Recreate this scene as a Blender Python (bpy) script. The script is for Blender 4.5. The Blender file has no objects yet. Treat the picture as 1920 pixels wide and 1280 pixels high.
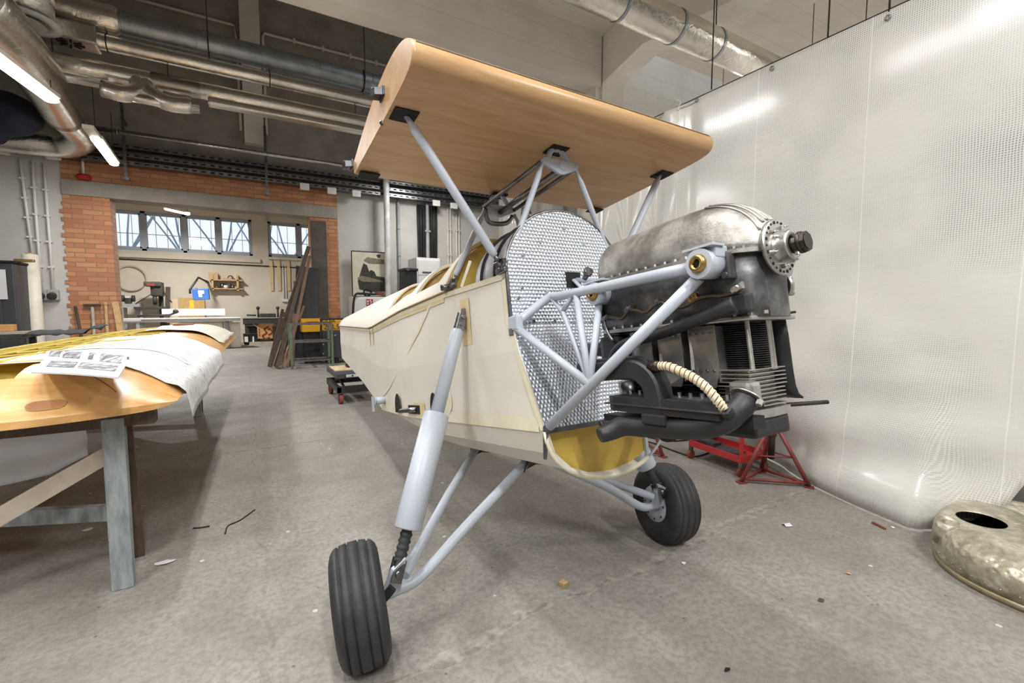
import bpy, bmesh, math, random
from mathutils import Vector as V, Matrix, Euler
random.seed(7)
SC = bpy.context.scene
COL = SC.collection
PI = math.pi
SC.view_settings.view_transform = 'Standard'
SC.view_settings.look = 'None'
SC.view_settings.gamma = 1.0
SC.view_settings.use_curve_mapping = False
SC.view_settings.exposure = -.28
R = math.radians

# ------------------------------------------------------------------ camera survey
EYE, FPX, TILT, YAW = V((0, 0, 1.3)), 847.0, .08, R(30.4)
cam = bpy.data.cameras.new('camera'); cam_ob = bpy.data.objects.new('camera', cam); COL.objects.link(cam_ob)
cam.sensor_width = 36; cam.lens = FPX / 1920 * 36; cam.clip_start = .05; cam.clip_end = 200
cam_ob.location = EYE; cam_ob.rotation_euler = (PI / 2 - TILT, 0, -YAW)
SC.camera = cam_ob
_r = V((math.cos(YAW), -math.sin(YAW), 0)); _f = V((math.sin(YAW), math.cos(YAW), 0)); _u = V((0, 0, 1))
def _ray(u, v):
    x = (u - 960) / FPX; y = -(v - 640) / FPX
    return _r * x + _f * (math.cos(TILT) + y * math.sin(TILT)) + _u * (y * math.cos(TILT) - math.sin(TILT))
def at(u, v, X=None, Y=None, Z=None):
    """survey: the point of the room seen at photo position (u, v) on the plane X=, Y= or Z="""
    d = _ray(u, v)
    i, val = (0, X) if X is not None else ((1, Y) if Y is not None else (2, Z))
    return EYE + d * ((val - EYE[i]) / d[i])
# the aeroplane's own frame: x to the nose, y to its left wing, z up
def _pframe():
    a, p, q = .5527, .178, -.0061
    fwd = _r * math.sin(a) - _f * math.cos(a); left = _r * math.cos(a) + _f * math.sin(a)
    f2 = fwd * math.cos(p) + _u * math.sin(p); u2 = _u * math.cos(p) - fwd * math.sin(p)
    l3 = left * math.cos(q) + u2 * math.sin(q); u3 = u2 * math.cos(q) - left * math.sin(q)
    m = Matrix((f2, l3, u3)).transposed().to_4x4()
    m.translation = _r * .2333 + _f * 1.8938 + _u * 1.4226
    return m
PLANE = _pframe(); PINV = PLANE.inverted()
def pl(u, v, x=None, y=None, z=None):
    """survey: the same on a plane of the aeroplane's own frame"""
    o = PINV @ EYE; d = PINV.to_3x3() @ _ray(u, v)
    i, val = (0, x) if x is not None else ((1, y) if y is not None else (2, z))
    return o + d * ((val - o[i]) / d[i])

# ------------------------------------------------------------------ materials
def s2l(c):
    return tuple(((x / 12.92) if x <= .04045 else ((x + .055) / 1.055) ** 2.4) for x in (v / 255 for v in c)) + (1,)
class NT:
    def __init__(s, name):
        s.m = bpy.data.materials.new(name); s.m.use_nodes = True
        s.t = s.m.node_tree; s.b = s.t.nodes['Principled BSDF']; s._c = None
    def n(s, typ, **k):
        nd = s.t.nodes.new(typ)
        for a, b in k.items(): setattr(nd, a, b)
        return nd
    def l(s, a, b): s.t.links.new(a, b)
    def co(s, out='Object'):
        if s._c is None: s._c = s.n('ShaderNodeTexCoord')
        return s._c.outputs[out]
    def mapped(s, scale=(1, 1, 1), rot=(0, 0, 0), out='Object'):
        mp = s.n('ShaderNodeMapping'); mp.inputs['Scale'].default_value = scale; mp.inputs['Rotation'].default_value = rot
        s.l(s.co(out), mp.inputs['Vector']); return mp.outputs[0]
    def noise(s, scale, detail=4, rough=.55, vec=None, dist=0):
        nd = s.n('ShaderNodeTexNoise'); nd.inputs['Scale'].default_value = scale; nd.inputs['Detail'].default_value = detail
        nd.inputs['Roughness'].default_value = rough; nd.inputs['Distortion'].default_value = dist
        s.l(vec if vec is not None else s.co(), nd.inputs['Vector']); return nd.outputs['Fac']
    def ramp(s, fac, stops):
        nd = s.n('ShaderNodeValToRGB'); e = nd.color_ramp.elements
        while len(e) < len(stops): e.new(.5)
        for i, (p, c) in enumerate(stops):
            e[i].position = p; e[i].color = c if len(c) == 4 else s2l(c)
        s.l(fac, nd.inputs[0]); return nd.outputs[0]
    def mix(s, fac, a, b, mode='MIX'):
        nd = s.n('ShaderNodeMix', data_type='RGBA', blend_type=mode)
        for i, v in ((0, fac), (6, a), (7, b)):
            if isinstance(v, (int, float)): nd.inputs[i].default_value = v
            elif isinstance(v, tuple): nd.inputs[i].default_value = v if len(v) == 4 else s2l(v)
            else: s.l(v, nd.inputs[i])
        return nd.outputs[2]
    def math(s, op, a, b=None, c=None):
        nd = s.n('ShaderNodeMath', operation=op)
        for i, v in enumerate((a, b, c)):
            if v is None: continue
            if isinstance(v, (int, float)): nd.inputs[i].default_value = v
            else: s.l(v, nd.inputs[i])
        return nd.outputs[0]
    def bump(s, h, strength=.3, dist=.01, prev=None):
        nd = s.n('ShaderNodeBump'); nd.inputs['Strength'].default_value = strength; nd.inputs['Distance'].default_value = dist
        s.l(h, nd.inputs['Height'])
        if prev is not None: s.l(prev, nd.inputs['Normal'])
        return nd.outputs[0]
    def set(s, color=None, rough=None, metal=None, normal=None, **k):
        for key, v in (('Base Color', color), ('Roughness', rough), ('Metallic', metal), ('Normal', normal)):
            if v is None: continue
            if isinstance(v, (int, float)): s.b.inputs[key].default_value = v
            elif isinstance(v, tuple): s.b.inputs[key].default_value = v if len(v) == 4 else s2l(v)
            else: s.l(v, s.b.inputs[key])
        for key, v in k.items():
            s.b.inputs[key.replace('_', ' ')].default_value = v
        return s.m
def mat(name, c1, c2=None, rough=.6, metal=0., scale=6, bump=0., bscale=None, stretch=(1, 1, 1), bdist=.01, **k):
    """a plain procedural surface: two tones of the thing's own colour mottled by noise, a little bump"""
    t = NT(name)
    c2 = c2 or tuple(max(0, v - 14) for v in c1)
    vec = t.mapped(stretch)
    f = t.noise(scale, 5, .6, vec)
    col = t.ramp(f, [(.32, c2), (.68, c1)])
    nrm = None
    if bump: nrm = t.bump(t.noise(bscale or scale * 4, 4, .6, vec), bump, bdist)
    return t.set(col, rough, metal, nrm, **k)

M = {}
def build_materials():
    # whitewashed boarded concrete of the ceiling and girders
    t = NT('whitewashed_concrete')
    f = t.noise(1.1, 6, .65); g = t.noise(14, 4, .7)
    col = t.ramp(f, [(.3, (212, 206, 196)), (.7, (232, 227, 218))])
    col = t.mix(t.math('MULTIPLY', g, .2), col, (186, 179, 169))
    s = t.n('ShaderNodeSeparateXYZ'); t.l(t.co(), s.inputs[0])
    ln = t.math('LESS_THAN', t.math('FRACT', t.math('MULTIPLY', t.math('ADD', s.outputs[2], t.math('MULTIPLY', s.outputs[1], .93)), 3.3)), .03)
    M['whitewash'] = t.set(t.mix(t.math('MULTIPLY', ln, .3), col, (150, 143, 134)), .9, 0, t.bump(t.math('SUBTRACT', g, ln), .3, .01))
    # floor: worn concrete, joints, stains, specks of paint
    t = NT('floor_concrete')
    big = t.noise(.55, 6, .62); mid = t.noise(3.2, 6, .65); fine = t.noise(38, 4, .7)
    col = t.ramp(big, [(.3, (136, 130, 123)), (.5, (150, 146, 140)), (.7, (161, 157, 151))])
    col = t.mix(t.math('MULTIPLY', t.ramp(mid, [(.42, (0, 0, 0)), (.66, (255, 255, 255))]), .6), col, (124, 118, 111))
    col = t.mix(t.math('MULTIPLY', t.ramp(fine, [(.4, (255, 255, 255)), (.58, (0, 0, 0))]), .55), col, (112, 107, 102))
    vo = t.n('ShaderNodeTexVoronoi'); vo.inputs['Scale'].default_value = 5.5; t.l(t.co(), vo.inputs['Vector'])
    speck = t.math('LESS_THAN', vo.outputs['Distance'], .06)
    gate = t.math('GREATER_THAN', t.noise(1.3, 2), .5)
    col = t.mix(t.math('MULTIPLY', t.math('MULTIPLY', speck, gate), .8), col, (205, 201, 194))
    vo2 = t.n('ShaderNodeTexVoronoi'); vo2.inputs['Scale'].default_value = 9; t.l(t.co(), vo2.inputs['Vector'])
    col = t.mix(t.math('MULTIPLY', t.math('LESS_THAN', vo2.outputs['Distance'], .05), .7), col, (72, 66, 62))
    # slab joints: crumbling lines along X every few metres
    sx = t.n('ShaderNodeSeparateXYZ'); t.l(t.co(), sx.inputs[0])
    wob = t.math('MULTIPLY', t.math('SUBTRACT', t.noise(2.2, 5), .5), .22)
    yy = t.math('ADD', sx.outputs[1], wob)
    j1 = t.math('LESS_THAN', t.math('ABSOLUTE', t.math('SUBTRACT', yy, t.math('MULTIPLY_ADD', sx.outputs[0], .04, 1.46))), .009)
    jl = t.math('MULTIPLY', t.math('LESS_THAN', t.math('ABSOLUTE', t.math('SUBTRACT', yy, t.math('MULTIPLY_ADD', sx.outputs[0], .04, 1.475))), .03), t.ramp(t.noise(17, 3), [(.46, (0, 0, 0)), (.6, (255, 255, 255))]))
    j2 = t.math('LESS_THAN', t.math('ABSOLUTE', t.math('SUBTRACT', yy, 4.62)), .014)
    j3 = t.math('LESS_THAN', t.math('ABSOLUTE', t.math('SUBTRACT', t.math('ADD', sx.outputs[0], wob), .02)), .01)
    jj = t.math('MULTIPLY', t.math('MAXIMUM', t.math('MAXIMUM', j1, j2), t.math('MULTIPLY', j3, .5)), t.ramp(t.noise(9, 3), [(.4, (0, 0, 0)), (.55, (255, 255, 255))]))
    col = t.mix(t.math('MULTIPLY', jj, .6), col, (104, 97, 90))
    col = t.mix(t.math('MULTIPLY', jl, .35), col, (186, 180, 170))
    nrm = t.bump(t.math('ADD', fine, t.math('MULTIPLY', mid, .6)), .35, .006)
    M['floor'] = t.set(col, t.math('MULTIPLY_ADD', mid, .3, .5), 0, nrm)
    M['plaster'] = mat('grey_plaster', (206, 203, 198), (190, 187, 182), .9, 0, 1.2, .25, 40)
    M['alcove'] = mat('cream_plaster', (214, 206, 190), (200, 191, 174), .9, 0, 1.0, .2, 30)
    M['white_paint'] = mat('white_paint', (226, 224, 218), (212, 210, 205), .7, 0, 2)
    # boarded concrete: formwork lines along X
    t = NT('boarded_concrete')
    f = t.noise(1.1, 6, .65); g = t.noise(14, 4, .7)
    col = t.ramp(f, [(.3, (176, 169, 160)), (.7, (198, 192, 183))])
    col = t.mix(t.math('MULTIPLY', g, .25), col, (156, 149, 140))
    s = t.n('ShaderNodeSeparateXYZ'); t.l(t.co(), s.inputs[0])
    fr = t.math('FRACT', t.math('MULTIPLY', t.math('ADD', s.outputs[2], t.math('MULTIPLY', s.outputs[1], .93)), 3.3))
    ln = t.math('LESS_THAN', fr, .035)
    col = t.mix(t.math('MULTIPLY', ln, .35), col, (118, 112, 104))
    M['concrete'] = t.set(col, .9, 0, t.bump(t.math('SUBTRACT', g, ln), .3, .01))
    M['concrete_dark'] = mat('grey_concrete', (166, 159, 149), (142, 135, 126), .92, 0, 2.2, .3, 20)
    M['beam_light'] = mat('limewashed_concrete', (232, 228, 220), (216, 211, 203), .9, 0, 2, .2, 20)
    # brick
    t = NT('brick')
    mp = t.n('ShaderNodeCombineXYZ'); s = t.n('ShaderNodeSeparateXYZ'); t.l(t.co(), s.inputs[0])
    wx = t.math('MULTIPLY', t.math('SUBTRACT', t.noise(9, 2), .5), .022)
    t.l(t.math('ADD', t.math('ADD', s.outputs[0], s.outputs[1]), wx), mp.inputs[0]); t.l(t.math('ADD', s.outputs[2], wx), mp.inputs[1])
    br = t.n('ShaderNodeTexBrick'); t.l(mp.outputs[0], br.inputs['Vector'])
    br.inputs['Scale'].default_value = 1; br.inputs['Brick Width'].default_value = .31; br.inputs['Row Height'].default_value = .093
    br.inputs['Mortar Size'].default_value = .011; br.inputs['Mortar Smooth'].default_value = .35; br.inputs['Bias'].default_value = .1
    br.inputs['Color1'].default_value = s2l((216, 160, 114)); br.inputs['Color2'].default_value = s2l((186, 124, 88)); br.inputs['Mortar'].default_value = s2l((150, 124, 104))
    col = t.mix(t.math('MULTIPLY', t.noise(5, 5), .35), br.outputs['Color'], (150, 96, 70))
    M['brick'] = t.set(col, .9, 0, t.bump(br.outputs['Fac'], -.9, .02, t.bump(t.noise(40, 4), .3, .01)))
    # reinforced translucent sheeting: square thread grid
    t = NT('grid_sheeting')
    s = t.n('ShaderNodeSeparateXYZ'); t.l(t.co(), s.inputs[0])
    wy = t.math('ADD', t.math('ADD', s.outputs[0], s.outputs[1]), t.math('MULTIPLY', t.noise(3, 3), .03))
    wz = t.math('ADD', s.outputs[2], t.math('MULTIPLY', t.noise(2.3, 3), .03))
    fy = t.math('ABSOLUTE', t.math('SUBTRACT', t.math('FRACT', t.math('MULTIPLY', wy, 82)), .5))
    fz = t.math('ABSOLUTE', t.math('SUBTRACT', t.math('FRACT', t.math('MULTIPLY', wz, 82)), .5))
    cell = t.math('MULTIPLY', t.math('LESS_THAN', fy, .29), t.math('LESS_THAN', fz, .29))
    patch = t.ramp(t.noise(1.1, 3), [(.4, (60, 60, 60)), (.62, (255, 255, 255))])
    col = t.mix(t.math('MULTIPLY', cell, t.math('MULTIPLY', patch, .85)), (212, 210, 205), (128, 127, 125))
    seam = t.math('LESS_THAN', t.math('FRACT', t.math('MULTIPLY', t.math('ADD', s.outputs[1], .35), 1.35)), .008)
    col = t.mix(t.math('MULTIPLY', seam, .6), col, (232, 231, 228))
    st = t.ramp(t.noise(1.6, 6, .65), [(.56, (0, 0, 0)), (.72, (255, 255, 255))])
    low = t.math('SUBTRACT', 1, t.math('MINIMUM', t.math('MULTIPLY', t.math('MAXIMUM', s.outputs[2], 0), .8), 1))
    col = t.mix(t.math('MULTIPLY', t.math('MULTIPLY', st, low), .5), col, (158, 144, 124))
    nr = t.bump(t.noise(7, 5, .6, t.mapped((1, .35, 1))), .22, .02, t.bump(cell, .25, .003))
    M['sheeting'] = t.set(col, .35, 0, nr, Specular_IOR_Level=.4, Coat_Weight=.5, Coat_Roughness=.13)
    # metals
    M['bluegrey'] = mat('blue_grey_enamel', (186, 192, 202), (176, 183, 194), .38, 0, 3, .05, 60)
    M['steel'] = mat('bare_steel', (150, 150, 152), (104, 104, 108), .35, 1, 14)
    M['bright_metal'] = mat('bright_metal', (214, 214, 214), (180, 180, 182), .25, 1, 20)
    M['brass'] = mat('brass', (196, 164, 108), (160, 128, 78), .35, 1, 14)
    M['black_paint'] = mat('black_paint', (46, 46, 48), (30, 30, 32), .5, 0, 9, .1, 40)
    M['black_matt'] = mat('matt_black', (22, 21, 21), (14, 14, 14), .8, 0, 6)
    M['dark_rod'] = mat('dark_iron', (66, 62, 58), (48, 45, 42), .6, .4, 10)
    M['rubber'] = mat('rubber', (56, 56, 58), (34, 34, 36), .62, 0, 9, .2, 60)
    t = NT('cast_engine_alloy')
    f = t.noise(7, 6, .68); g = t.noise(30, 5, .7)
    col = t.ramp(f, [(.34, (112, 108, 102)), (.5, (150, 147, 142)), (.64, (186, 184, 178))])
    M['engine_cover'] = t.set(col, t.math('MULTIPLY_ADD', g, .25, .34), .75, t.bump(t.math('ADD', g, f), .3, .006))
    t = NT('oily_engine_alloy')
    f = t.noise(8, 6, .7); g = t.noise(34, 5, .7)
    col = t.ramp(f, [(.32, (66, 65, 66)), (.52, (98, 98, 100)), (.74, (150, 152, 152))])
    M['engine_case'] = t.set(col, t.math('MULTIPLY_ADD', g, .3, .32), .75, t.bump(g, .2, .005))
    M['alu'] = mat('aluminium_sheet', (205, 204, 200), (172, 170, 166), .36, .9, 9, .08, 60)
    M['fin_black'] = mat('black_cast_iron', (44, 44, 46), (26, 26, 28), .5, .3, 12)
    # engine-turned firewall: overlapping dimple marks in rows
    t = NT('engine_turned_aluminium')
    sx = t.n('ShaderNodeSeparateXYZ'); t.l(t.co(), sx.inputs[0])
    wob = t.math('MULTIPLY', t.math('SUBTRACT', t.noise(30, 2), .5), .35)
    vz = t.math('ADD', t.math('MULTIPLY', sx.outputs[2], 70), wob)
    vy = t.math('ADD', t.math('MULTIPLY_ADD', t.math('MODULO', t.math('FLOOR', vz), 2), .5, t.math('MULTIPLY', sx.outputs[1], 62)), wob)
    du = t.math('SUBTRACT', t.math('FRACT', vy), .5); dv = t.math('SUBTRACT', t.math('FRACT', vz), .5)
    d2 = t.math('ADD', t.math('MULTIPLY', du, du), t.math('MULTIPLY', dv, dv))
    h = t.math('SUBTRACT', 1, t.math('MULTIPLY', d2, 2))
    col = t.ramp(d2, [(.08, (240, 246, 255)), (.36, (196, 206, 222))])
    M['turned'] = t.set(col, .3, .95, t.bump(h, .55, .006))
    # crinkled foil lagging
    t = NT('foil_lagging')
    f = t.noise(13, 5, .6, t.mapped((.6, 1, 1)), 2.2)
    M['foil'] = t.set(t.ramp(t.noise(2.2, 4), [(.3, (222, 217, 208)), (.7, (246, 242, 234))]), .2, 1, t.bump(f, .42, .012))
    t = NT('galvanised')
    f = t.noise(5, 5, .7)
    M['galv'] = t.set(t.ramp(f, [(.3, (150, 156, 162)), (.7, (186, 191, 196))]), .42, .85, t.bump(t.noise(20, 3), .1, .01))
    M['hammered'] = None
    t = NT('tarnished_beaten_alloy')
    vo = t.n('ShaderNodeTexVoronoi', feature='SMOOTH_F1'); vo.inputs['Scale'].default_value = 42; t.l(t.co(), vo.inputs['Vector'])
    f = t.noise(11, 6, .7)
    col = t.ramp(f, [(.3, (136, 130, 112)), (.5, (180, 174, 154)), (.7, (216, 212, 198))])
    M['hammered'] = t.set(col, .42, .6, t.bump(vo.outputs['Distance'], .55, .012))
    # fabric, wood, paint
    t = NT('doped_cream_fabric')
    f = t.noise(2.4, 5, .6); g = t.noise(90, 2)
    col = t.ramp(f, [(.25, (214, 209, 195)), (.5, (223, 219, 208)), (.75, (219, 216, 209))])
    M['fabric'] = t.set(col, .62, 0, t.bump(g, .06, .003))
    M['tape'] = mat('yellowed_tape', (230, 226, 206), (218, 209, 178), .6, 0, 6)
    M['stain'] = mat('varnish_stained_fabric', (226, 212, 170), (214, 194, 146), .6, 0, 9)
    M['tan'] = mat('tan_varnished_ply', (202, 172, 112), (176, 146, 92), .5, 0, 3, .05, 20, (1, 6, 6))
    M['yellow_ply'] = mat('yellow_varnished_ply', (214, 184, 88), (190, 158, 66), .5, 0, 5, .06, 30)
    t = NT('birch_plywood')
    vec = t.mapped((5, .55, 5))
    f = t.noise(4, 6, .62, vec, .8)
    col = t.ramp(f, [(.28, (176, 136, 90)), (.5, (191, 152, 105)), (.74, (206, 169, 124))])
    g = t.noise(2.0, 5, .6)
    col = t.mix(t.math('MULTIPLY', t.ramp(g, [(.5, (0, 0, 0)), (.75, (255, 255, 255))]), .3), col, (166, 122, 74))
    M['birch'] = t.set(col, .38, 0, t.bump(f, .04, .003), Coat_Weight=.2, Coat_Roughness=.25)
    t = NT('honey_birch_skin')
    f = t.noise(5, 6, .62, t.mapped((.6, 5, 5)), .8)
    col = t.ramp(f, [(.28, (204, 150, 84)), (.5, (218, 168, 104)), (.74, (228, 186, 130))])
    M['honey'] = t.set(col, .36, 0, t.bump(f, .04, .003), Coat_Weight=.25, Coat_Roughness=.25)
    M['pale_ply'] = mat('pale_ply', (222, 198, 162), (204, 178, 142), .6, 0, 4, .05, 30, (6, 1, 1))
    M['yellow_rib'] = mat('yellow_varnished_spruce', (206, 182, 70), (176, 150, 44), .5, 0, 8)
    M['raw_wood'] = mat('raw_timber', (206, 172, 124), (176, 140, 96), .7, 0, 5, .1, 40, (6, 6, 1))
    M['old_wood'] = mat('weathered_paint_timber', (158, 164, 164), (112, 120, 122), .8, 0, 7, .3, 30, (4, 4, 1))
    M['bare_board'] = mat('bare_grey_board', (188, 176, 160), (164, 152, 138), .8, 0, 6, .2, 30)
    M['dark_wood'] = mat('dark_stained_timber', (92, 76, 62), (62, 50, 42), .7, 0, 5, .1, 30, (5, 5, 1))
    M['dark_panel'] = mat('dark_panel', (98, 92, 84), (78, 72, 66), .8, 0, 3, .1, 30)
    M['paper'] = mat('drawing_paper', (222, 222, 223), (212, 212, 214), .8, 0, 3)
    t = NT('drawing_sheet')
    f = t.noise(3.2, 8, .8); ink = t.ramp(f, [(.54, (0, 0, 0)), (.66, (255, 255, 255))])
    g = t.math('LESS_THAN', t.math('ABSOLUTE', t.math('SUBTRACT', t.noise(6, 3), .5)), .008)
    ink2 = t.math('MULTIPLY', t.math('MAXIMUM', t.math('MULTIPLY', ink, t.noise(40, 3)), t.math('MULTIPLY', g, .5)), .7)
    M['drawing'] = t.set(t.mix(ink2, (216, 216, 218), (84, 84, 92)), .8)
    t = NT('printed_photo')
    f = t.noise(26, 5, .7)
    M['photo'] = t.set(t.ramp(f, [(.36, (40, 40, 44)), (.5, (110, 110, 116)), (.62, (200, 200, 204))]), .6)
    M['ink'] = mat('dark_print', (70, 68, 62), (46, 44, 40), .8, 0, 8)
    M['sepia'] = mat('sepia_print', (214, 210, 192), (198, 192, 170), .7, 0, 4)
    M['sepia_mid'] = mat('sepia_print_shade', (136, 130, 112), (110, 104, 88), .7, 0, 9)
    M['white'] = mat('white_enamel', (232, 231, 228), (222, 221, 218), .45, 0, 2)
    M['cream_plastic'] = mat('cream_plastic', (228, 222, 208), (216, 209, 194), .5, 0, 5)
    M['film'] = mat('white_film', (238, 241, 248), (222, 227, 238), .5, 0, 5, .2, 12)
    M['red'] = mat('red_enamel', (186, 52, 54), (160, 42, 44), .42, 0, 6)
    M['dark_red'] = mat('worn_red_enamel', (140, 62, 60), (108, 50, 48), .5, 0, 8)
    M['sign_red'] = mat('sign_red', (186, 30, 36), (176, 26, 32), .5, 0, 2)
    M['yellow'] = mat('machine_yellow', (240, 178, 40), (226, 160, 30), .45, 0, 4)
    M['anthracite'] = mat('anthracite_enamel', (66, 68, 72), (54, 56, 60), .5, 0, 3)
    M['dark_blue'] = mat('dark_blue_cloth', (40, 44, 66), (24, 26, 38), .85, 0, 4)
    M['blue'] = mat('blue_plastic', (62, 110, 186), (46, 92, 166), .45, 0, 4)
    M['grey_machine'] = mat('grey_machine_enamel', (170, 172, 172), (150, 152, 152), .5, 0, 4)
    M['dark_machine'] = mat('dark_machine_iron', (72, 70, 66), (46, 45, 43), .6, .2, 8)
    M['green_steel'] = mat('green_worn_steel', (120, 136, 106), (96, 104, 92), .6, .2, 6)
    M['cardboard'] = mat('cardboard', (208, 158, 104), (192, 142, 90), .85, 0, 5)
    M['brown_ink'] = mat('brown_print', (134, 62, 30), (116, 50, 24), .8, 0, 5)
    M['osb'] = mat('chipboard', (212, 178, 118), (184, 146, 88), .8, 0, 30)
    M['caster'] = mat('red_brown_wheel', (136, 66, 52), (110, 50, 40), .6, 0, 5)
    M['hose'] = mat('beige_wrap', (226, 212, 184), (206, 188, 154), .7, 0, 14, .2, 50)
    M['frame_grey'] = mat('window_frame_grey', (176, 183, 194), (164, 171, 182), .5, 0, 3)
    M['cable'] = mat('cable_black', (28, 27, 27), (20, 20, 20), .6, 0, 5)
    M['bark'] = mat('bark', (150, 166, 186), (126, 142, 164), .9, 0, 5)
    t = NT('window_glass')
    tr = t.n('ShaderNodeBsdfTransparent'); gl = t.n('ShaderNodeBsdfGlossy'); gl.inputs['Roughness'].default_value = .05
    mx = t.n('ShaderNodeMixShader'); mx.inputs[0].default_value = .08
    t.l(tr.outputs[0], mx.inputs[1]); t.l(gl.outputs[0], mx.inputs[2]); t.l(mx.outputs[0], t.t.nodes['Material Output'].inputs[0])
    M['glass'] = t.m
    for nm, st in (('lamp', 20.0),):
        t = NT('lit_lamp')
        M[nm] = t.set((255, 255, 255), .5, Emission_Color=(1, .985, .96, 1), Emission_Strength=st)
build_materials()
M['tank'] = mat('grey_tank_paint', (178, 178, 182), (160, 160, 164), .4, .3, 4, .04, 30)
M['dark_steel'] = mat('dark_oiled_steel', (98, 98, 102), (66, 66, 70), .38, .9, 10)
M['tan_slot'] = mat('red_brown_ply', (186, 130, 86), (160, 106, 68), .5, 0, 9)
M['dark_red_wood'] = mat('red_brown_wood', (134, 84, 62), (110, 66, 48), .7, 0, 9)
M['brass_dull'] = mat('dull_brass_edge', (176, 166, 132), (140, 130, 100), .45, .6, 9)
M['roll_film'] = mat('pale_film_roll', (232, 226, 212), (216, 208, 192), .5, 0, 6, .15, 30)
M['brown_board'] = mat('brown_board', (134, 106, 84), (104, 82, 66), .7, 0, 5, .1, 30, (5, 5, 1))
M['pale_tan'] = mat('pale_tan_wood', (220, 200, 158), (204, 182, 140), .7, 0, 6)
M['foil_bright'] = mat('bright_foil_wrap', (240, 240, 240), (214, 214, 214), .45, .15, 9, .6, 14)
M['oil_brass'] = mat('oily_brass', (128, 108, 84), (92, 80, 66), .4, .85, 12)
M['dim_wall'] = mat('grey_hall_wall', (136, 134, 130), (120, 118, 115), .9, 0, 1.5)
M['strap'] = mat('brown_stained_strap', (176, 158, 118), (140, 122, 86), .6, 0, 20)
M['dark_iron'] = mat('bare_dark_iron', (84, 78, 72), (58, 54, 50), .38, .8, 12)

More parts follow.
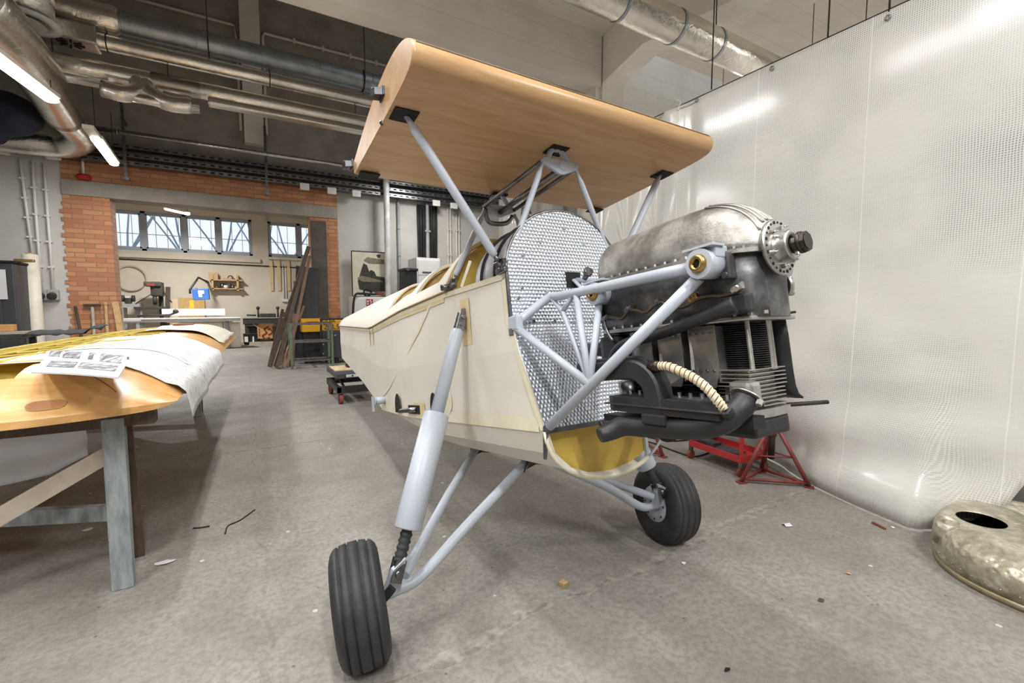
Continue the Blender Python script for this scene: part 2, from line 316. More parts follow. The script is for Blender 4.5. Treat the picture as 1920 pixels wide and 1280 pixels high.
# ------------------------------------------------------------------ shapes
class MB:
    """collects shapes, then links them as ONE mesh object"""
    def __init__(s): s.bm = bmesh.new(); s.mi = 0
    def _done(s, before, smooth=False):
        for f in s.bm.faces:
            if f.index == -1 or f not in before:
                pass
    def face(s, vs, smooth=False):
        try:
            f = s.bm.faces.new(vs); f.material_index = s.mi; f.smooth = smooth; return f
        except ValueError: return None
    def box(s, c, size, rot=None, bevel=0, taper=1.0):
        """box centred at c; taper scales the top in x and y"""
        hx, hy, hz = (v / 2 for v in size)
        vs = []
        for dz in (-1, 1):
            k = taper if dz > 0 else 1
            for dx, dy in ((-1, -1), (1, -1), (1, 1), (-1, 1)):
                p = V((dx * hx * k, dy * hy * k, dz * hz))
                if rot is not None: p = rot @ p
                vs.append(s.bm.verts.new(p + V(c)))
        fs = [s.face([vs[i] for i in q]) for q in ((3, 2, 1, 0), (4, 5, 6, 7), (0, 1, 5, 4), (1, 2, 6, 5), (2, 3, 7, 6), (3, 0, 4, 7))]
        if bevel:
            es = list({e for f in fs for e in f.edges})
            r = bmesh.ops.bevel(s.bm, geom=es, offset=bevel, segments=2, affect='EDGES', profile=.6)
            for f in r['faces']: f.material_index = s.mi
        return s
    def bar(s, p0, p1, w, h, up=(0, 0, 1), bevel=0):
        """rectangular bar from p0 to p1"""
        p0, p1 = V(p0), V(p1); d = (p1 - p0); L = d.length; d.normalize()
        x = d.cross(V(up))
        if x.length < 1e-4: x = d.cross(V((1, 0, 0)))
        x.normalize(); z = x.cross(d)
        m = Matrix((x, d, z)).transposed()
        return s.box((p0 + p1) / 2, (w, L, h), m, bevel)
    def tube(s, pts, r, seg=10, caps=True, closed=False, smooth=True, flat=1.0, roll=0):
        """round tube through pts; r a number or a list; flat squashes the section's second axis"""
        pts = [V(p) for p in pts]; n = len(pts)
        rs = r if isinstance(r, (list, tuple)) else [r] * n
        rings = []; up = None
        for i, p in enumerate(pts):
            if closed: d = pts[(i + 1) % n] - pts[i - 1]
            else: d = (pts[min(i + 1, n - 1)] - pts[max(i - 1, 0)])
            if d.length < 1e-9: d = V((0, 0, 1))
            d.normalize()
            if up is None:
                up = V((0, 0, 1)) if abs(d.z) < .9 else V((1, 0, 0))
            x = d.cross(up)
            if x.length < 1e-5: x = d.cross(V((0, 1, 0)))
            x.normalize(); y = x.cross(d); up = y
            rings.append([s.bm.verts.new(p + (x * math.cos(a) + y * math.sin(a) * flat) * rs[i]) for a in (2 * PI * k / seg + roll for k in range(seg))])
        for i in range(n if closed else n - 1):
            a, b = rings[i], rings[(i + 1) % n]
            for k in range(seg): s.face([a[k], a[(k + 1) % seg], b[(k + 1) % seg], b[k]], smooth)
        if caps and not closed:
            s.face(list(reversed(rings[0]))); s.face(rings[-1])
        return s
    def cyl(s, p0, p1, r, r1=None, seg=16, caps=True, smooth=True):
        return s.tube([p0, p1], [r, r if r1 is None else r1], seg, caps, False, smooth)
    def lathe(s, prof, origin=(0, 0, 0), axis=(0, 0, 1), seg=24, smooth=True, caps=True):
        """prof: list of (radius, height along axis)"""
        o = V(origin); a = V(axis).normalized(); x = a.cross(V((0, 0, 1)))
        if x.length < 1e-4: x = a.cross(V((1, 0, 0)))
        x.normalize(); y = a.cross(x)
        rings = []
        for rr, h in prof:
            rings.append([s.bm.verts.new(o + a * h + (x * math.cos(t) + y * math.sin(t)) * rr) for t in (2 * PI * k / seg for k in range(seg))])
        for p, q in zip(rings, rings[1:]):
            for k in range(seg): s.face([p[k], p[(k + 1) % seg], q[(k + 1) % seg], q[k]], smooth)
        if caps:
            if prof[0][0] > 1e-5: s.face(list(reversed(rings[0])))
            if prof[-1][0] > 1e-5: s.face(rings[-1])
        return s
    def prism(s, poly, d, smooth=False):
        """poly: list of 3-D points in a plane, swept by vector d"""
        d = V(d); a = [s.bm.verts.new(V(p)) for p in poly]; b = [s.bm.verts.new(V(p) + d) for p in poly]
        n = len(poly)
        s.face(list(reversed(a))); s.face(b)
        for i in range(n): s.face([a[i], a[(i + 1) % n], b[(i + 1) % n], b[i]], smooth)
        return s
    def grid(s, rows, smooth=True, closed_u=False):
        """rows: list of equal-length lists of points"""
        vs = [[s.bm.verts.new(V(p)) for p in r] for r in rows]
        for a, b in zip(vs, vs[1:]):
            m = len(a)
            for k in range(m if closed_u else m - 1):
                s.face([a[k], a[(k + 1) % m], b[(k + 1) % m], b[k]], smooth)
        return vs
    def loft(s, rings, smooth=True, caps=True):
        vs = s.grid(rings, smooth, True)
        if caps: s.face(list(reversed(vs[0]))); s.face(vs[-1])
        return s
    def ball(s, c, r, seg=10, squash=(1, 1, 1)):
        rings = []
        n = max(4, seg // 2)
        for i in range(n + 1):
            th = PI * i / n
            rr = max(math.sin(th), .02) * r
            rings.append([V(c) + V((rr * math.cos(a) * squash[0], rr * math.sin(a) * squash[1], r * math.cos(th) * squash[2])) for a in (2 * PI * k / seg for k in range(seg))])
        return s.loft(rings)
    def ring(s, c, axis, R_, r, seg=24, s2=8):
        a = V(axis).normalized(); x = a.cross(V((0, 0, 1)))
        if x.length < 1e-4: x = a.cross(V((1, 0, 0)))
        x.normalize(); y = a.cross(x)
        return s.tube([V(c) + (x * math.cos(t) + y * math.sin(t)) * R_ for t in (2 * PI * k / seg for k in range(seg))], r, s2, closed=True)
    def bolt(s, p, axis, r=.006, h=.006):
        p = V(p); a = V(axis).normalized()
        return s.tube([p, p + a * h], r, 6, True, False, False)
    def mesh(s, name, solid=0, mats=()):
        bmesh.ops.recalc_face_normals(s.bm, faces=s.bm.faces)
        me = bpy.data.meshes.new(name); s.bm.to_mesh(me); s.bm.free()
        for m in mats: me.materials.append(m)
        return me
def _mats(m):
    return [M[k] if isinstance(k, str) else k for k in (m if isinstance(m, (list, tuple)) else [m])]
WM = {}
def thing(name, label, cat, loc=(0, 0, 0), group=None, mx=None):
    o = bpy.data.objects.new(name, None); COL.objects.link(o); o.empty_display_size = .1
    o.matrix_world = mx if mx is not None else Matrix.Translation(V(loc))
    WM[o.name] = o.matrix_basis.copy()
    o['label'] = label; o['category'] = cat
    if group: o['group'] = group
    return o
def part(name, mb, m, parent, local=False, label=None, stuff=False):
    """a part: mesh points given in the room (or already in the parent's frame when local)"""
    me = mb.mesh(name, mats=_mats(m)); o = bpy.data.objects.new(name, me); COL.objects.link(o)
    o.parent = parent
    W = WM.get(parent.name, Matrix())
    if not local: me.transform(W.inverted())
    WM[o.name] = W
    if label: o['label'] = label
    if stuff: o['kind'] = 'stuff'
    return o
def solo(name, mb, m, label, cat, group=None, kind=None):
    """a thing that is one mesh; its origin goes to the middle of its base"""
    me = mb.mesh(name, mats=_mats(m)); o = bpy.data.objects.new(name, me); COL.objects.link(o)
    xs = [v.co for v in me.vertices]
    c = V(((min(v.x for v in xs) + max(v.x for v in xs)) / 2, (min(v.y for v in xs) + max(v.y for v in xs)) / 2, min(v.z for v in xs)))
    me.transform(Matrix.Translation(-c)); o.location = c; WM[o.name] = Matrix.Translation(c)
    o['label'] = label; o['category'] = cat
    if group: o['group'] = group
    if kind: o['kind'] = kind
    return o
def struct(name, mb, m, parent=None):
    me = mb.mesh(name, mats=_mats(m)); o = bpy.data.objects.new(name, me); COL.objects.link(o)
    if parent is None: o['kind'] = 'structure'
    else: o.parent = parent
    WM[o.name] = Matrix()
    return o
def dup(root, delta=(0, 0, 0), label=None, rotz=0):
    """a copy of a thing with copies of its parts and sub-parts"""
    r = root.copy(); COL.objects.link(r); r.location = root.location + V(delta)
    if rotz: r.rotation_euler.z += rotz
    if label: r['label'] = label
    for ch in list(root.children):
        c = ch.copy(); COL.objects.link(c); c.parent = r
        for g in list(ch.children):
            d = g.copy(); COL.objects.link(d); d.parent = c
    return r
def text_mb(mb, body, origin, xdir, ydir, size, depth=.002, align='LEFT'):
    """lettering as real raised shapes"""
    cu = bpy.data.curves.new('lettering', 'FONT'); cu.body = body; cu.size = size; cu.extrude = depth; cu.align_x = align
    o = bpy.data.objects.new('lettering', cu); COL.objects.link(o)
    dg = bpy.context.evaluated_depsgraph_get()
    me = bpy.data.meshes.new_from_object(o.evaluated_get(dg))
    x = V(xdir).normalized(); y = V(ydir).normalized(); z = x.cross(y)
    m = Matrix((x, y, z)).transposed().to_4x4(); m.translation = V(origin)
    me.transform(m)
    k = len(mb.bm.faces)
    mb.bm.from_mesh(me)
    mb.bm.faces.ensure_lookup_table()
    for f in mb.bm.faces[k:]: f.material_index = mb.mi
    bpy.data.objects.remove(o); bpy.data.curves.remove(cu); bpy.data.meshes.remove(me)
def smooth_path(pts, n=6):
    """Catmull-Rom through pts"""
    P = [V(p) for p in pts]; P = [P[0] * 2 - P[1]] + P + [P[-1] * 2 - P[-2]]; out = []
    for i in range(1, len(P) - 2):
        for k in range(n):
            t = k / n; a, b, c, d = P[i - 1], P[i], P[i + 1], P[i + 2]
            out.append(.5 * ((2 * b) + (c - a) * t + (2 * a - 5 * b + 4 * c - d) * t * t + (3 * b - a - 3 * c + d) * t ** 3))
    return out + [P[-2]]
def lerp(a, b, t): return a + (b - a) * t
def interp(tab, x):
    """tab: sorted list of (x, value...)"""
    if x <= tab[0][0]: return tab[0][1:] if len(tab[0]) > 2 else tab[0][1]
    for a, b in zip(tab, tab[1:]):
        if x <= b[0]:
            t = (x - a[0]) / (b[0] - a[0])
            r = tuple(lerp(p, q, t) for p, q in zip(a[1:], b[1:]))
            return r if len(r) > 1 else r[0]
    return tab[-1][1:] if len(tab[-1]) > 2 else tab[-1][1]
# ================================================================== THE SETTING
YB, YA = 12.0, 18.5            # hall's back wall, back wall of the room beyond the opening
XL, XR = -9.5, 9.2
struct('floor', MB().box((-.5, 8.5, -.1), (22, 25, .2)), 'floor')
struct('ceiling', MB().box((-.5, .75, 5.48), (20, 9.5, .2)), 'whitewash')
struct('ceiling_high', MB().box((-.5, 9, 9.1), (20, 6.6, .2)), 'concrete')
b = MB()
b.box(((XL - 2.95) / 2, YB + .2, 2.1), (-2.95 - XL, .4, 4.2)); struct('wall_back_left', b, 'plaster')
struct('wall_back_right', MB().box(((2.03 + XR) / 2, YB + .2, 2.1), (XR - 2.03, .4, 4.2)), 'plaster')
struct('wall_back_upper', MB().box(((XL + XR) / 2, YB + .2, 6.6), (XR - XL, .4, 4.8)), 'concrete_dark')
b = MB(); b.box((-2.605, YB + .2, 1.71), (.69, .44, 3.42))
# broken brick ends at the plaster's edge
for k in range(22): b.box((-2.95, YB + .0, .1 + k * .15), (.05 + .03 * (k % 3), .045, .075))
struct('trim_1', b, 'brick')
struct('trim_2', MB().box((1.715, YB + .2, 1.71), (.63, .44, 3.42)), 'brick')
struct('trim_3', MB().box((-.46, YB + .2, 3.95), (4.98, .44, .5)), 'brick')
struct('trim_4', MB().box((-.46, YB + .18, 3.56), (4.98, .46, .28)), 'concrete_dark')
struct('trim_5', MB().box((.31, YB - .1, 6.9), (.38, .22, 4.06)), 'beam_light')      # pilaster above the pipes
struct('trim_6', MB().box((1.575, YB - .05, 1.66), (.35, .1, 3.32)), 'dark_panel')     # dark post on the right brick pier
# girder across the hall
struct('trim_7', MB().box((-2.3, 5.65, 6.81), (14.2, .3, 4.38)), 'whitewash')
b = MB(); b.box((5.05, 5.72, 2.69), (.44, .44, 5.38)); b.box((4.78, 5.66, 2.69), (.1, .25, 5.38)); struct('trim_8', b, 'beam_light')
# cross girder with its haunch
pts = [at(1130, 155, X=4.83), at(1205, 82, X=4.83), at(1302, 34, X=4.83), at(1375, 0, X=4.83)]
poly = [V((4.83, 5.6, pts[0].z - .12))] + pts + [V((4.83, 0, pts[-1].z + .02)), V((4.83, -3, pts[-1].z + .02)), V((4.83, -3, 5.38)), V((4.83, 5.6, 5.38))]
struct('trim_9', MB().prism(poly, (.36, 0, 0)), 'beam_light')
struct('trim_10', MB().box((7.6, 6.3, 4.3), (5.0, .25, 3.2)), 'whitewash')
struct('wall_right', MB().box((9.3, 7, 4.6), (.3, 22, 9.2)), 'white_paint')
struct('wall_front', MB().box((-.5, -4.1, 4.6), (20, .2, 9.2)), 'dim_wall')
struct('wall_left', MB().box((-10.4, 4, 4.6), (.2, 17, 9.2)), 'dim_wall')
# room beyond the opening
wx = [at(u, 430, Y=YA).x for u in (196, 268, 345, 409, 472)]
w2 = [at(u, 440, Y=YA).x for u in (502, 560, 612)]
Z0, Z1 = 3.03, 4.28
b = MB(); x0, x1 = -5.2, 4.2
for xa, xb, za, zb in ((x0, x1, 0, Z0), (x0, x1, Z1, 5.4), (x0, wx[0], Z0, Z1), (wx[-1], w2[0], Z0, Z1), (w2[-1], x1, Z0, Z1)):
    b.box(((xa + xb) / 2, YA + .2, (za + zb) / 2), (xb - xa, .4, zb - za))
b.box(((wx[-1] + w2[0]) / 2, YA - .12, 4.85), (.42, .26, 1.1)); struct('wall_alcove_back', b, 'alcove')
struct('wall_alcove_left', MB().box((x0 - .1, (YB + YA) / 2 + .3, 2.7), (.2, YA - YB, 5.4)), 'alcove')
struct('wall_alcove_right', MB().box((x1 + .1, (YB + YA) / 2 + .3, 2.7), (.2, YA - YB, 5.4)), 'alcove')
struct('ceiling_alcove', MB().box(((x0 + x1) / 2, (YB + YA) / 2 + .3, 5.5), (x1 - x0 + .4, YA - YB + .2, .2)), 'alcove')
struct('trim_11', MB().box(((x0 + wx[-1]) / 2 + .1, YA - .04, Z0 - .17), (wx[-1] - x0 + .25, .12, .12)), 'alcove')
struct('trim_12', MB().box((w2[1] + .1, YA - .03, Z0 - .06), (w2[2] - w2[0] + .3, .16, .07)), 'alcove')
def window(name, xs):
    fr = MB(); y = YA + .1
    fr.box(((xs[0] + xs[-1]) / 2, y, Z0 + .035), (xs[-1] - xs[0], .09, .07)); fr.box(((xs[0] + xs[-1]) / 2, y, Z1 - .035), (xs[-1] - xs[0], .09, .07))
    for i, x in enumerate(xs): fr.box((min(max(x, xs[0] + .05), xs[-1] - .05), y, (Z0 + Z1) / 2), (.1 if i % 2 == 0 else .12, .09, Z1 - Z0))
    for a, c in zip(xs, xs[1:]):       # sash frames
        for zz in (Z0 + .095, Z1 - .095): fr.box(((a + c) / 2, y - .03, zz), (c - a - .12, .05, .06))
        for xx in (a + .075, c - .075): fr.box((xx, y - .03, (Z0 + Z1) / 2), (.06, .05, Z1 - Z0 - .16))
    o = struct(name, fr, 'frame_grey')
    for a, c in zip(xs, xs[1:]):
        struct('pane', MB().box(((a + c) / 2, y + .01, (Z0 + Z1) / 2), (c - a - .2, .008, Z1 - Z0 - .2)), 'glass', o)
    gr = MB(); n = int((xs[-1] - xs[0]) / .3)
    for k in range(1, n):
        x = xs[0] + (xs[-1] - xs[0]) * k / n; gr.cyl((x, YA + .33, Z0 - .1), (x, YA + .33, Z1 + .1), .009, seg=5)
    gr.box(((xs[0] + xs[-1]) / 2, YA + .33, lerp(Z0, Z1, .45)), (xs[-1] - xs[0], .012, .02))
    struct('window_bars', gr, 'frame_grey', o)
window('window_1', wx); window('window_2', w2)
# bare trees outside the windows
def tree(x, y, seed, label):
    rnd = random.Random(seed); b = MB()
    def grow(p, d, r, n):
        q = p + d; b.tube([p, (p + q) / 2 + V((rnd.uniform(-.1, .1), 0, 0)), q], [r, r * .85, r * .7], 5, False)
        if n == 0: return
        for k in range(3 if n > 2 else 2):
            dd = d.normalized() + V((rnd.uniform(-.75, .75), rnd.uniform(-.5, .5), rnd.uniform(-.15, .4)))
            grow(q, dd.normalized() * d.length * rnd.uniform(.6, .85), r * .6, n - 1)
    grow(V((x, y, 0)), V((rnd.uniform(-.2, .2), 0, 3.2)), .07, 5)
    solo('bare_tree', b, 'bark', label, 'tree', 'bare trees outside')
for i, (x, y, lab) in enumerate(((-3.9, 23, 'bare tree outside the leftmost window pane'), (-2.1, 24, 'bare tree outside the second pane of the long window'), (-.6, 23.5, 'bare tree outside the third pane of the long window'),
                            (.6, 25, 'bare tree outside the rightmost pane of the long window'), (2.0, 23, 'bare tree outside the small window by the brick pier'))):
    tree(x, y, 11 + i * 5, lab)

# ================================================================== LAMPS
def led_batten(p0, p1, label, w=.11, power=60, housing=0, hang=.9):
    p0, p1 = V(p0), V(p1); mid = (p0 + p1) / 2; d = (p1 - p0); L = d.length
    t = thing('led_batten_light', label, 'lamp', mid, 'ceiling batten lamps')
    b = MB(); b.bar(p0 + V((0, 0, .05)), p1 + V((0, 0, .05)), w + .03, .05, bevel=.006)
    if housing: b.bar(p0 - d.normalized() * housing + V((0, 0, .035)), p1 + V((0, 0, .06)), w, .05)
    part('housing', b, 'cream_plastic', t)
    b = MB(); b.tube([p0, p1], w / 2, 12, True, False, True, .45); part('diffuser', b, 'lamp', t)
    for e in (p0, p1):
        b = MB(); b.cyl(e + V((0, 0, .07)), e + V((0, 0, hang)), .005, seg=5); part('hanger', b, 'dark_rod', t)
    ld = bpy.data.lights.new('batten_glow', 'AREA'); ld.shape = 'RECTANGLE'; ld.size = L; ld.size_y = w; ld.energy = power; ld.color = (1, .99, .975)
    lo = bpy.data.objects.new('batten_glow', ld); COL.objects.link(lo); lo.parent = t
    lo.location = (0, 0, -.045); lo.rotation_euler = (0, 0, math.atan2(d.y, d.x))
    return t
LZ = 3.8
led_batten(at(180, 262, Z=LZ), at(214, 308, Z=LZ), 'lit batten lamp in front of the brick lintel, nearer the back wall', .13, 80, .5)
led_batten(at(-60, 72, Z=LZ), at(97, 188, Z=LZ), 'lit batten lamp under the foil duct at the upper left edge', .15, 95, 0, .24)
led_batten((-2.0, 2.2, 5.2), (-2.0, 3.5, 5.2), 'lit batten lamp over the wing panel, beyond the left edge', .13, 60, 0, .15)
led_batten((-2.1, -.2, LZ), (-2.1, 1.1, LZ), 'lit batten lamp left of the viewer', .13, 90)
led_batten((.05, 4.1, 4.4), (.05, 5.35, 4.4), 'lit batten lamp over the wing, reflected far along the sheeting', .13, 90)
led_batten((.15, .55, 4.4), (.15, 1.85, 4.4), 'lit batten lamp over the foreground floor, reflected near in the sheeting', .13, 90)
led_batten((.1, -2.6, 4.4), (.1, -1.3, 4.4), 'lit batten lamp behind the viewer', .13, 190)
led_batten((2.9, -1.9, 4.4), (2.9, -.6, 4.4), 'lit batten lamp over the right foreground, behind the viewer', .13, 110)
led_batten((-5, -1.9, 4.4), (-5, -.6, 4.4), 'lit batten lamp far left behind the viewer', .13, 150)
led_batten((5.9, 1.2, 4.05), (5.9, 2.5, 4.05), 'lit batten lamp behind the sheeting, nearer the viewer', .13, 190)
led_batten((6.6, 3.4, 4.35), (6.6, 4.7, 4.35), 'added unseen batten lamp behind the sheeting, farther from the viewer, brightening the right bay', .13, 160)  # unseen extra batten, added to brighten the ceiling behind the sheeting
led_batten((3.9, 9.2, 4.6), (3.9, 10.6, 4.6), 'lit batten lamp before the filing cabinet wall', .13, 110)
led_batten(at(312, 392, Y=15.5), at(352, 401, Y=15.0), 'lit batten lamp in the room beyond the opening', .13, 460)
w = bpy.data.worlds.new('daylight'); SC.world = w; w.use_nodes = True
w.node_tree.nodes['Background'].inputs[0].default_value = (.86, .93, 1, 1); w.node_tree.nodes['Background'].inputs[1].default_value = 1.5

# ================================================================== DUCTS, PIPES, TRAYS
def sag_duct(b, x0, x1, y, z, r, step=1.1, seg=20):
    """lagged duct along X: joint bands where the lagging is taped"""
    prof = []; x = x0
    while x < x1:
        prof += [(r, x), (r, x + step * .92), (r * .965, x + step * .95), (r * .965, x + step * .98)]; x += step
    return b.lathe(prof, (0, y, z), (1, 0, 0), seg)
t = thing('spiral_duct', 'thick grey galvanised spiral duct, topmost under the girder', 'duct', (-.5, 9, 5.3))
b = MB(); b.cyl((-9, 9, 5.47), (7, 9, 5.47), .168, seg=28)
for k in range(18): b.lathe([(.168, -.01), (.176, 0), (.168, .01)], (-8.6 + k * .9, 9, 5.47), (1, 0, 0), 24, caps=False)
part('duct_body', b, 'galv', t)
for x in (-.35, 2.05, 4.4):
    b = MB(); b.cyl((x, 8.82, 5.47), (x, 8.82, 9), .008, seg=5); b.ring((x, 9, 5.47), (1, 0, 0), .178, .01, 20, 5); part('hanger', b, 'dark_rod', t)
b = MB(); b.lathe([(.17, -.25), (.195, -.2), (.2, .3), (.19, .6), (.2, .75), (.17, .8)], (at(85, 15, Y=9).x, 9, 5.47), (1, 0, 0), 22, caps=False); part('lagging', b, 'foil', t)
t = thing('foil_duct', 'foil lagged duct just below the spiral duct', 'duct', (-.5, 9, 5.0), 'foil lagged ducts')
part('duct_body', sag_duct(MB(), -9, 7, 9, 5.13, .115), 'foil', t)
b = MB(); c = at(133, 58, Y=9); b.box((c.x, 8.96, 5.12), (.62, .34, .26), bevel=.03); part('outlet_box', b, 'foil', t)
b = MB()
for k in range(8):
    a = 2 * PI * k / 8 + .2; b.bar((c.x + .05 * math.cos(a), 8.95 + .05 * math.sin(a), 4.985), (c.x + .15 * math.cos(a), 8.95 + .13 * math.sin(a), 4.985), .022, .012)
part('outlet_slots', b, 'black_matt', t)
for x in (-1.6, .5, 2.6):
    b = MB(); b.cyl((x, 9, 5.24), (x, 9, 5.31), .007, seg=5); b.ring((x, 9, 5.13), (1, 0, 0), .12, .008, 18, 5); part('hanger', b, 'dark_rod', t)
t = thing('foil_duct', 'lowest foil lagged duct with snaking bends and a flat ledge', 'duct', (-.5, 9.1, 4.4), 'foil lagged ducts')
xa, xb = at(245, 150, Y=9).x, at(285, 160, Y=9).x
part('duct_body', sag_duct(MB(), -7, xa, 9, 4.72, .13), 'foil', t)
part('duct_body', sag_duct(MB(), xb, 7, 9, 4.72, .13), 'foil', t)
b = MB(); b.tube(smooth_path([(xa - .1, 9, 4.72), (xa + .06, 9, 4.70), (xa + .1, 8.9, 4.5), (xa - .06, 8.8, 4.38), (xa - .3, 8.8, 4.4)]), .12, 16); part('bend', b, 'foil', t)
b = MB(); b.tube(smooth_path([(xb + .1, 9, 4.72), (xb - .05, 9, 4.68), (xb - .02, 8.9, 4.5), (xb + .2, 8.85, 4.38), (xb + .5, 8.85, 4.4)]), .12, 16); part('bend', b, 'foil', t)
b = MB(); b.cyl((xa - .3, 8.8, 4.36), (xb + .6, 8.85, 4.36), .07, seg=14); b.box((2.4, 9.0, 4.56), (5.6, .2, .1), bevel=.03); b.cyl((-4, 9.0, 4.56), (xa - .25, 9, 4.54), .075, seg=12); part('ledge', b, 'foil', t)
for x in (-2.2, -.9, 1.9):
    b = MB(); b.cyl((x, 9, 4.85), (x, 9, 5.02), .007, seg=5); part('hanger', b, 'dark_rod', t)
t = thing('foil_duct', 'fat foil lagged duct running above the batten lamps at upper left', 'duct', at(80, 140, Z=4.3), 'foil lagged ducts')
p = [at(-60, -20, Z=4.35), at(20, 70, Z=4.3), at(85, 160, Z=4.3), at(118, 215, Z=4.3)]
b = MB(); b.tube(smooth_path(p), .26, 20); part('duct_body', b, 'foil', t)
e = p[-1]
b = MB(); b.tube(smooth_path([e, e + V((.03, .75, -.06)), e + V((-.28, 1.25, -.12)), e + V((-.8, 1.3, -.14)), e + V((-1.3, 1.3, -.14))]), .24, 20); part('bend', b, 'foil', t)
t = thing('round_air_outlet', 'round white rimmed air outlet under a foil drum at the top left corner', 'vent', at(43, 36, Z=4.95))
c = at(43, 36, Z=4.95)
b = MB(); b.lathe([(.30, 0), (.31, .55), (.22, .75)], c, (0, 0, 1), 26); part('drum', b, 'foil', t)
b = MB(); b.lathe([(.36, 0), (.37, -.02), (.27, -.035), (.25, 0)], c, (0, 0, 1), 30, caps=False); part('rim', b, 'white', t)
b = MB(); b.lathe([(.22, -.05), (.2, -.03)], c, (0, 0, 1), 26); part('disc', b, 'cream_plastic', t)
b = MB(); c0 = at(165, 238, Y=11); b.cyl(c0, (7.2, 11, c0.z - .02), .042, seg=14)
for k in range(7): b.ring((c0.x + .4 + k * 1.2, 11, c0.z - .005), (1, 0, 0), .045, .008, 14, 5)
solo('steel_pipe', b, 'bright_metal', 'shiny steel pipe running under the ducts before the back wall', 'pipe')
# silver duct on the right
t = thing('foil_duct', 'shiny foil duct at top right, vanishing behind the sheeting', 'duct', (4.4, 3.5, 4.1), 'foil lagged ducts')
b = MB(); zc = 4.26; rr = .17
prof = []
for k, x in enumerate((2.0, 2.9, 3.28, 3.3, 4.05, 4.07, 4.7, 4.72, 5.4, 6.8)): prof.append((rr * (1.0 if k % 2 else .985), x))
b.lathe(prof, (0, 3.5, zc), (1, 0, 0), 28); part('duct_body', b, 'foil', t)
for x in (3.28, 4.06, 4.71):
    b = MB(); b.lathe([(rr + .002, -.02), (rr + .006, 0), (rr + .002, .02)], (x, 3.5, zc), (1, 0, 0), 28, caps=False); part('joint_band', b, 'galv', t)
b = MB(); b.cyl((4.75, 3.5, zc + .1), (4.75, 3.5, 5.38), .007, seg=5); part('hanger', b, 'dark_rod', t)
# white conduits high on the back wall
zc = at(600, 90, Y=YB - .05).z
b = MB(); b.tube([(-7, YB - .04, zc), (.02, YB - .04, zc), (.06, YB - .04, zc - .35), (.06, YB - .04, zc - 2.2)], .03, 8); 
b.tube([(.56, YB - .04, zc - 2.2), (.56, YB - .04, zc - .1), (.6, YB - .04, zc), (7, YB - .04, zc)], .03, 8)
for k in range(12): b.box((1.2 + k * .62, YB - .05, zc), (.05, .07, .1))
solo('wall_conduit', b, 'cream_plastic', 'long white conduit high on the concrete wall behind the ducts', 'conduit')
# perforated cable trays along the wall head
def tray(z, y, label):
    t = thing('cable_tray', label, 'cable tray', (-1.5, y, z), 'perforated cable trays')
    b = MB(); x0, x1 = -9.2, 6.4
    b.box(((x0 + x1) / 2, y, z), (x1 - x0, .22, .008))
    for s in (-1, 1): b.box(((x0 + x1) / 2, y + s * .11, z + .035), (x1 - x0, .006, .075))
    b.mi = 1
    for k in range(100): b.box((x0 + .12 + k * .156, y - .114, z + .035), (.08, .004, .028))
    part('channel', b, ['steel', 'black_matt'], t)
    return t
TRAYZ = [at(600, 353, Y=11.75).z, at(600, 341, Y=11.75).z, at(600, 327, Y=11.75).z]
tray(TRAYZ[0], 11.8, 'lowest perforated steel cable tray along the back wall head, carrying white boxes')
tray(TRAYZ[1], 11.82, 'middle perforated steel cable tray along the back wall head')
tray(TRAYZ[2], 11.84, 'topmost perforated steel cable tray along the back wall head')
for i, (zz, n, lab) in enumerate(((TRAYZ[0] + .03, 5, 'black cables lying in the lowest tray'), (TRAYZ[1] + .03, 4, 'black cables lying in the middle tray'))):
    b = MB()
    for k in range(n): b.tube([(-9 + j * 1.5, 11.73 + .04 * k, zz + .012 * math.sin(j * 1.7 + k)) for j in range(11)], .012, 5)
    solo('cable_run', b, 'cable', lab, 'cable', 'tray cables')
for i, (u, v, lab) in enumerate(((3, 281, 'at the left edge'), (100, 291, 'over the three wall conduits'), (571, 350, 'right of the lintel, left of a pair'), (622, 358, 'right of the lintel, right of a pair'),
                             (668, 363, 'left of the foil downpipe'), (818, 381, 'over the bundled black cables'), (851, 386, 'at the right end of the tray'))):
    c = at(u, v, Y=11.66); b = MB(); b.box(c, (.2, .08, .15), bevel=.012); b.cyl(c + V((0, -.04, 0)), c + V((0, -.05, 0)), .02, seg=8)
    solo('junction_box', b, 'white', 'white junction box on the lowest cable tray ' + lab, 'junction box', 'junction boxes')
for i, (u, lab) in enumerate(((237, 'left'), (500, 'right'))):
    c = at(u, 335, Y=11.7); b = MB(); b.box((c.x, 11.70, 4.5), (.05, .04, 1.5)); b.box((c.x, 11.86, 4.9), (.05, .3, .05)); b.box((c.x, 11.72, 3.78), (.1, .1, .05))
    solo('tray_bracket', b, 'steel', 'steel tray hanger over the %s part of the brick lintel' % lab, 'bracket', 'tray hangers')
# alarm bell
c = at(157, 331, Y=11.9); t = thing('alarm_sounder', 'red alarm sounder hanging on the brick above the lintel', 'alarm', c)
b = MB(); b.lathe([(.02, .05), (.09, .035), (.12, 0), (.1, -.045), (.03, -.06)], c, (0, 0, 1), 20); part('sounder', b, 'sign_red', t)
b = MB(); b.cyl(c + V((0, 0, .05)), c + V((0, 0, .42)), .022, seg=8); part('stem', b, 'white', t)
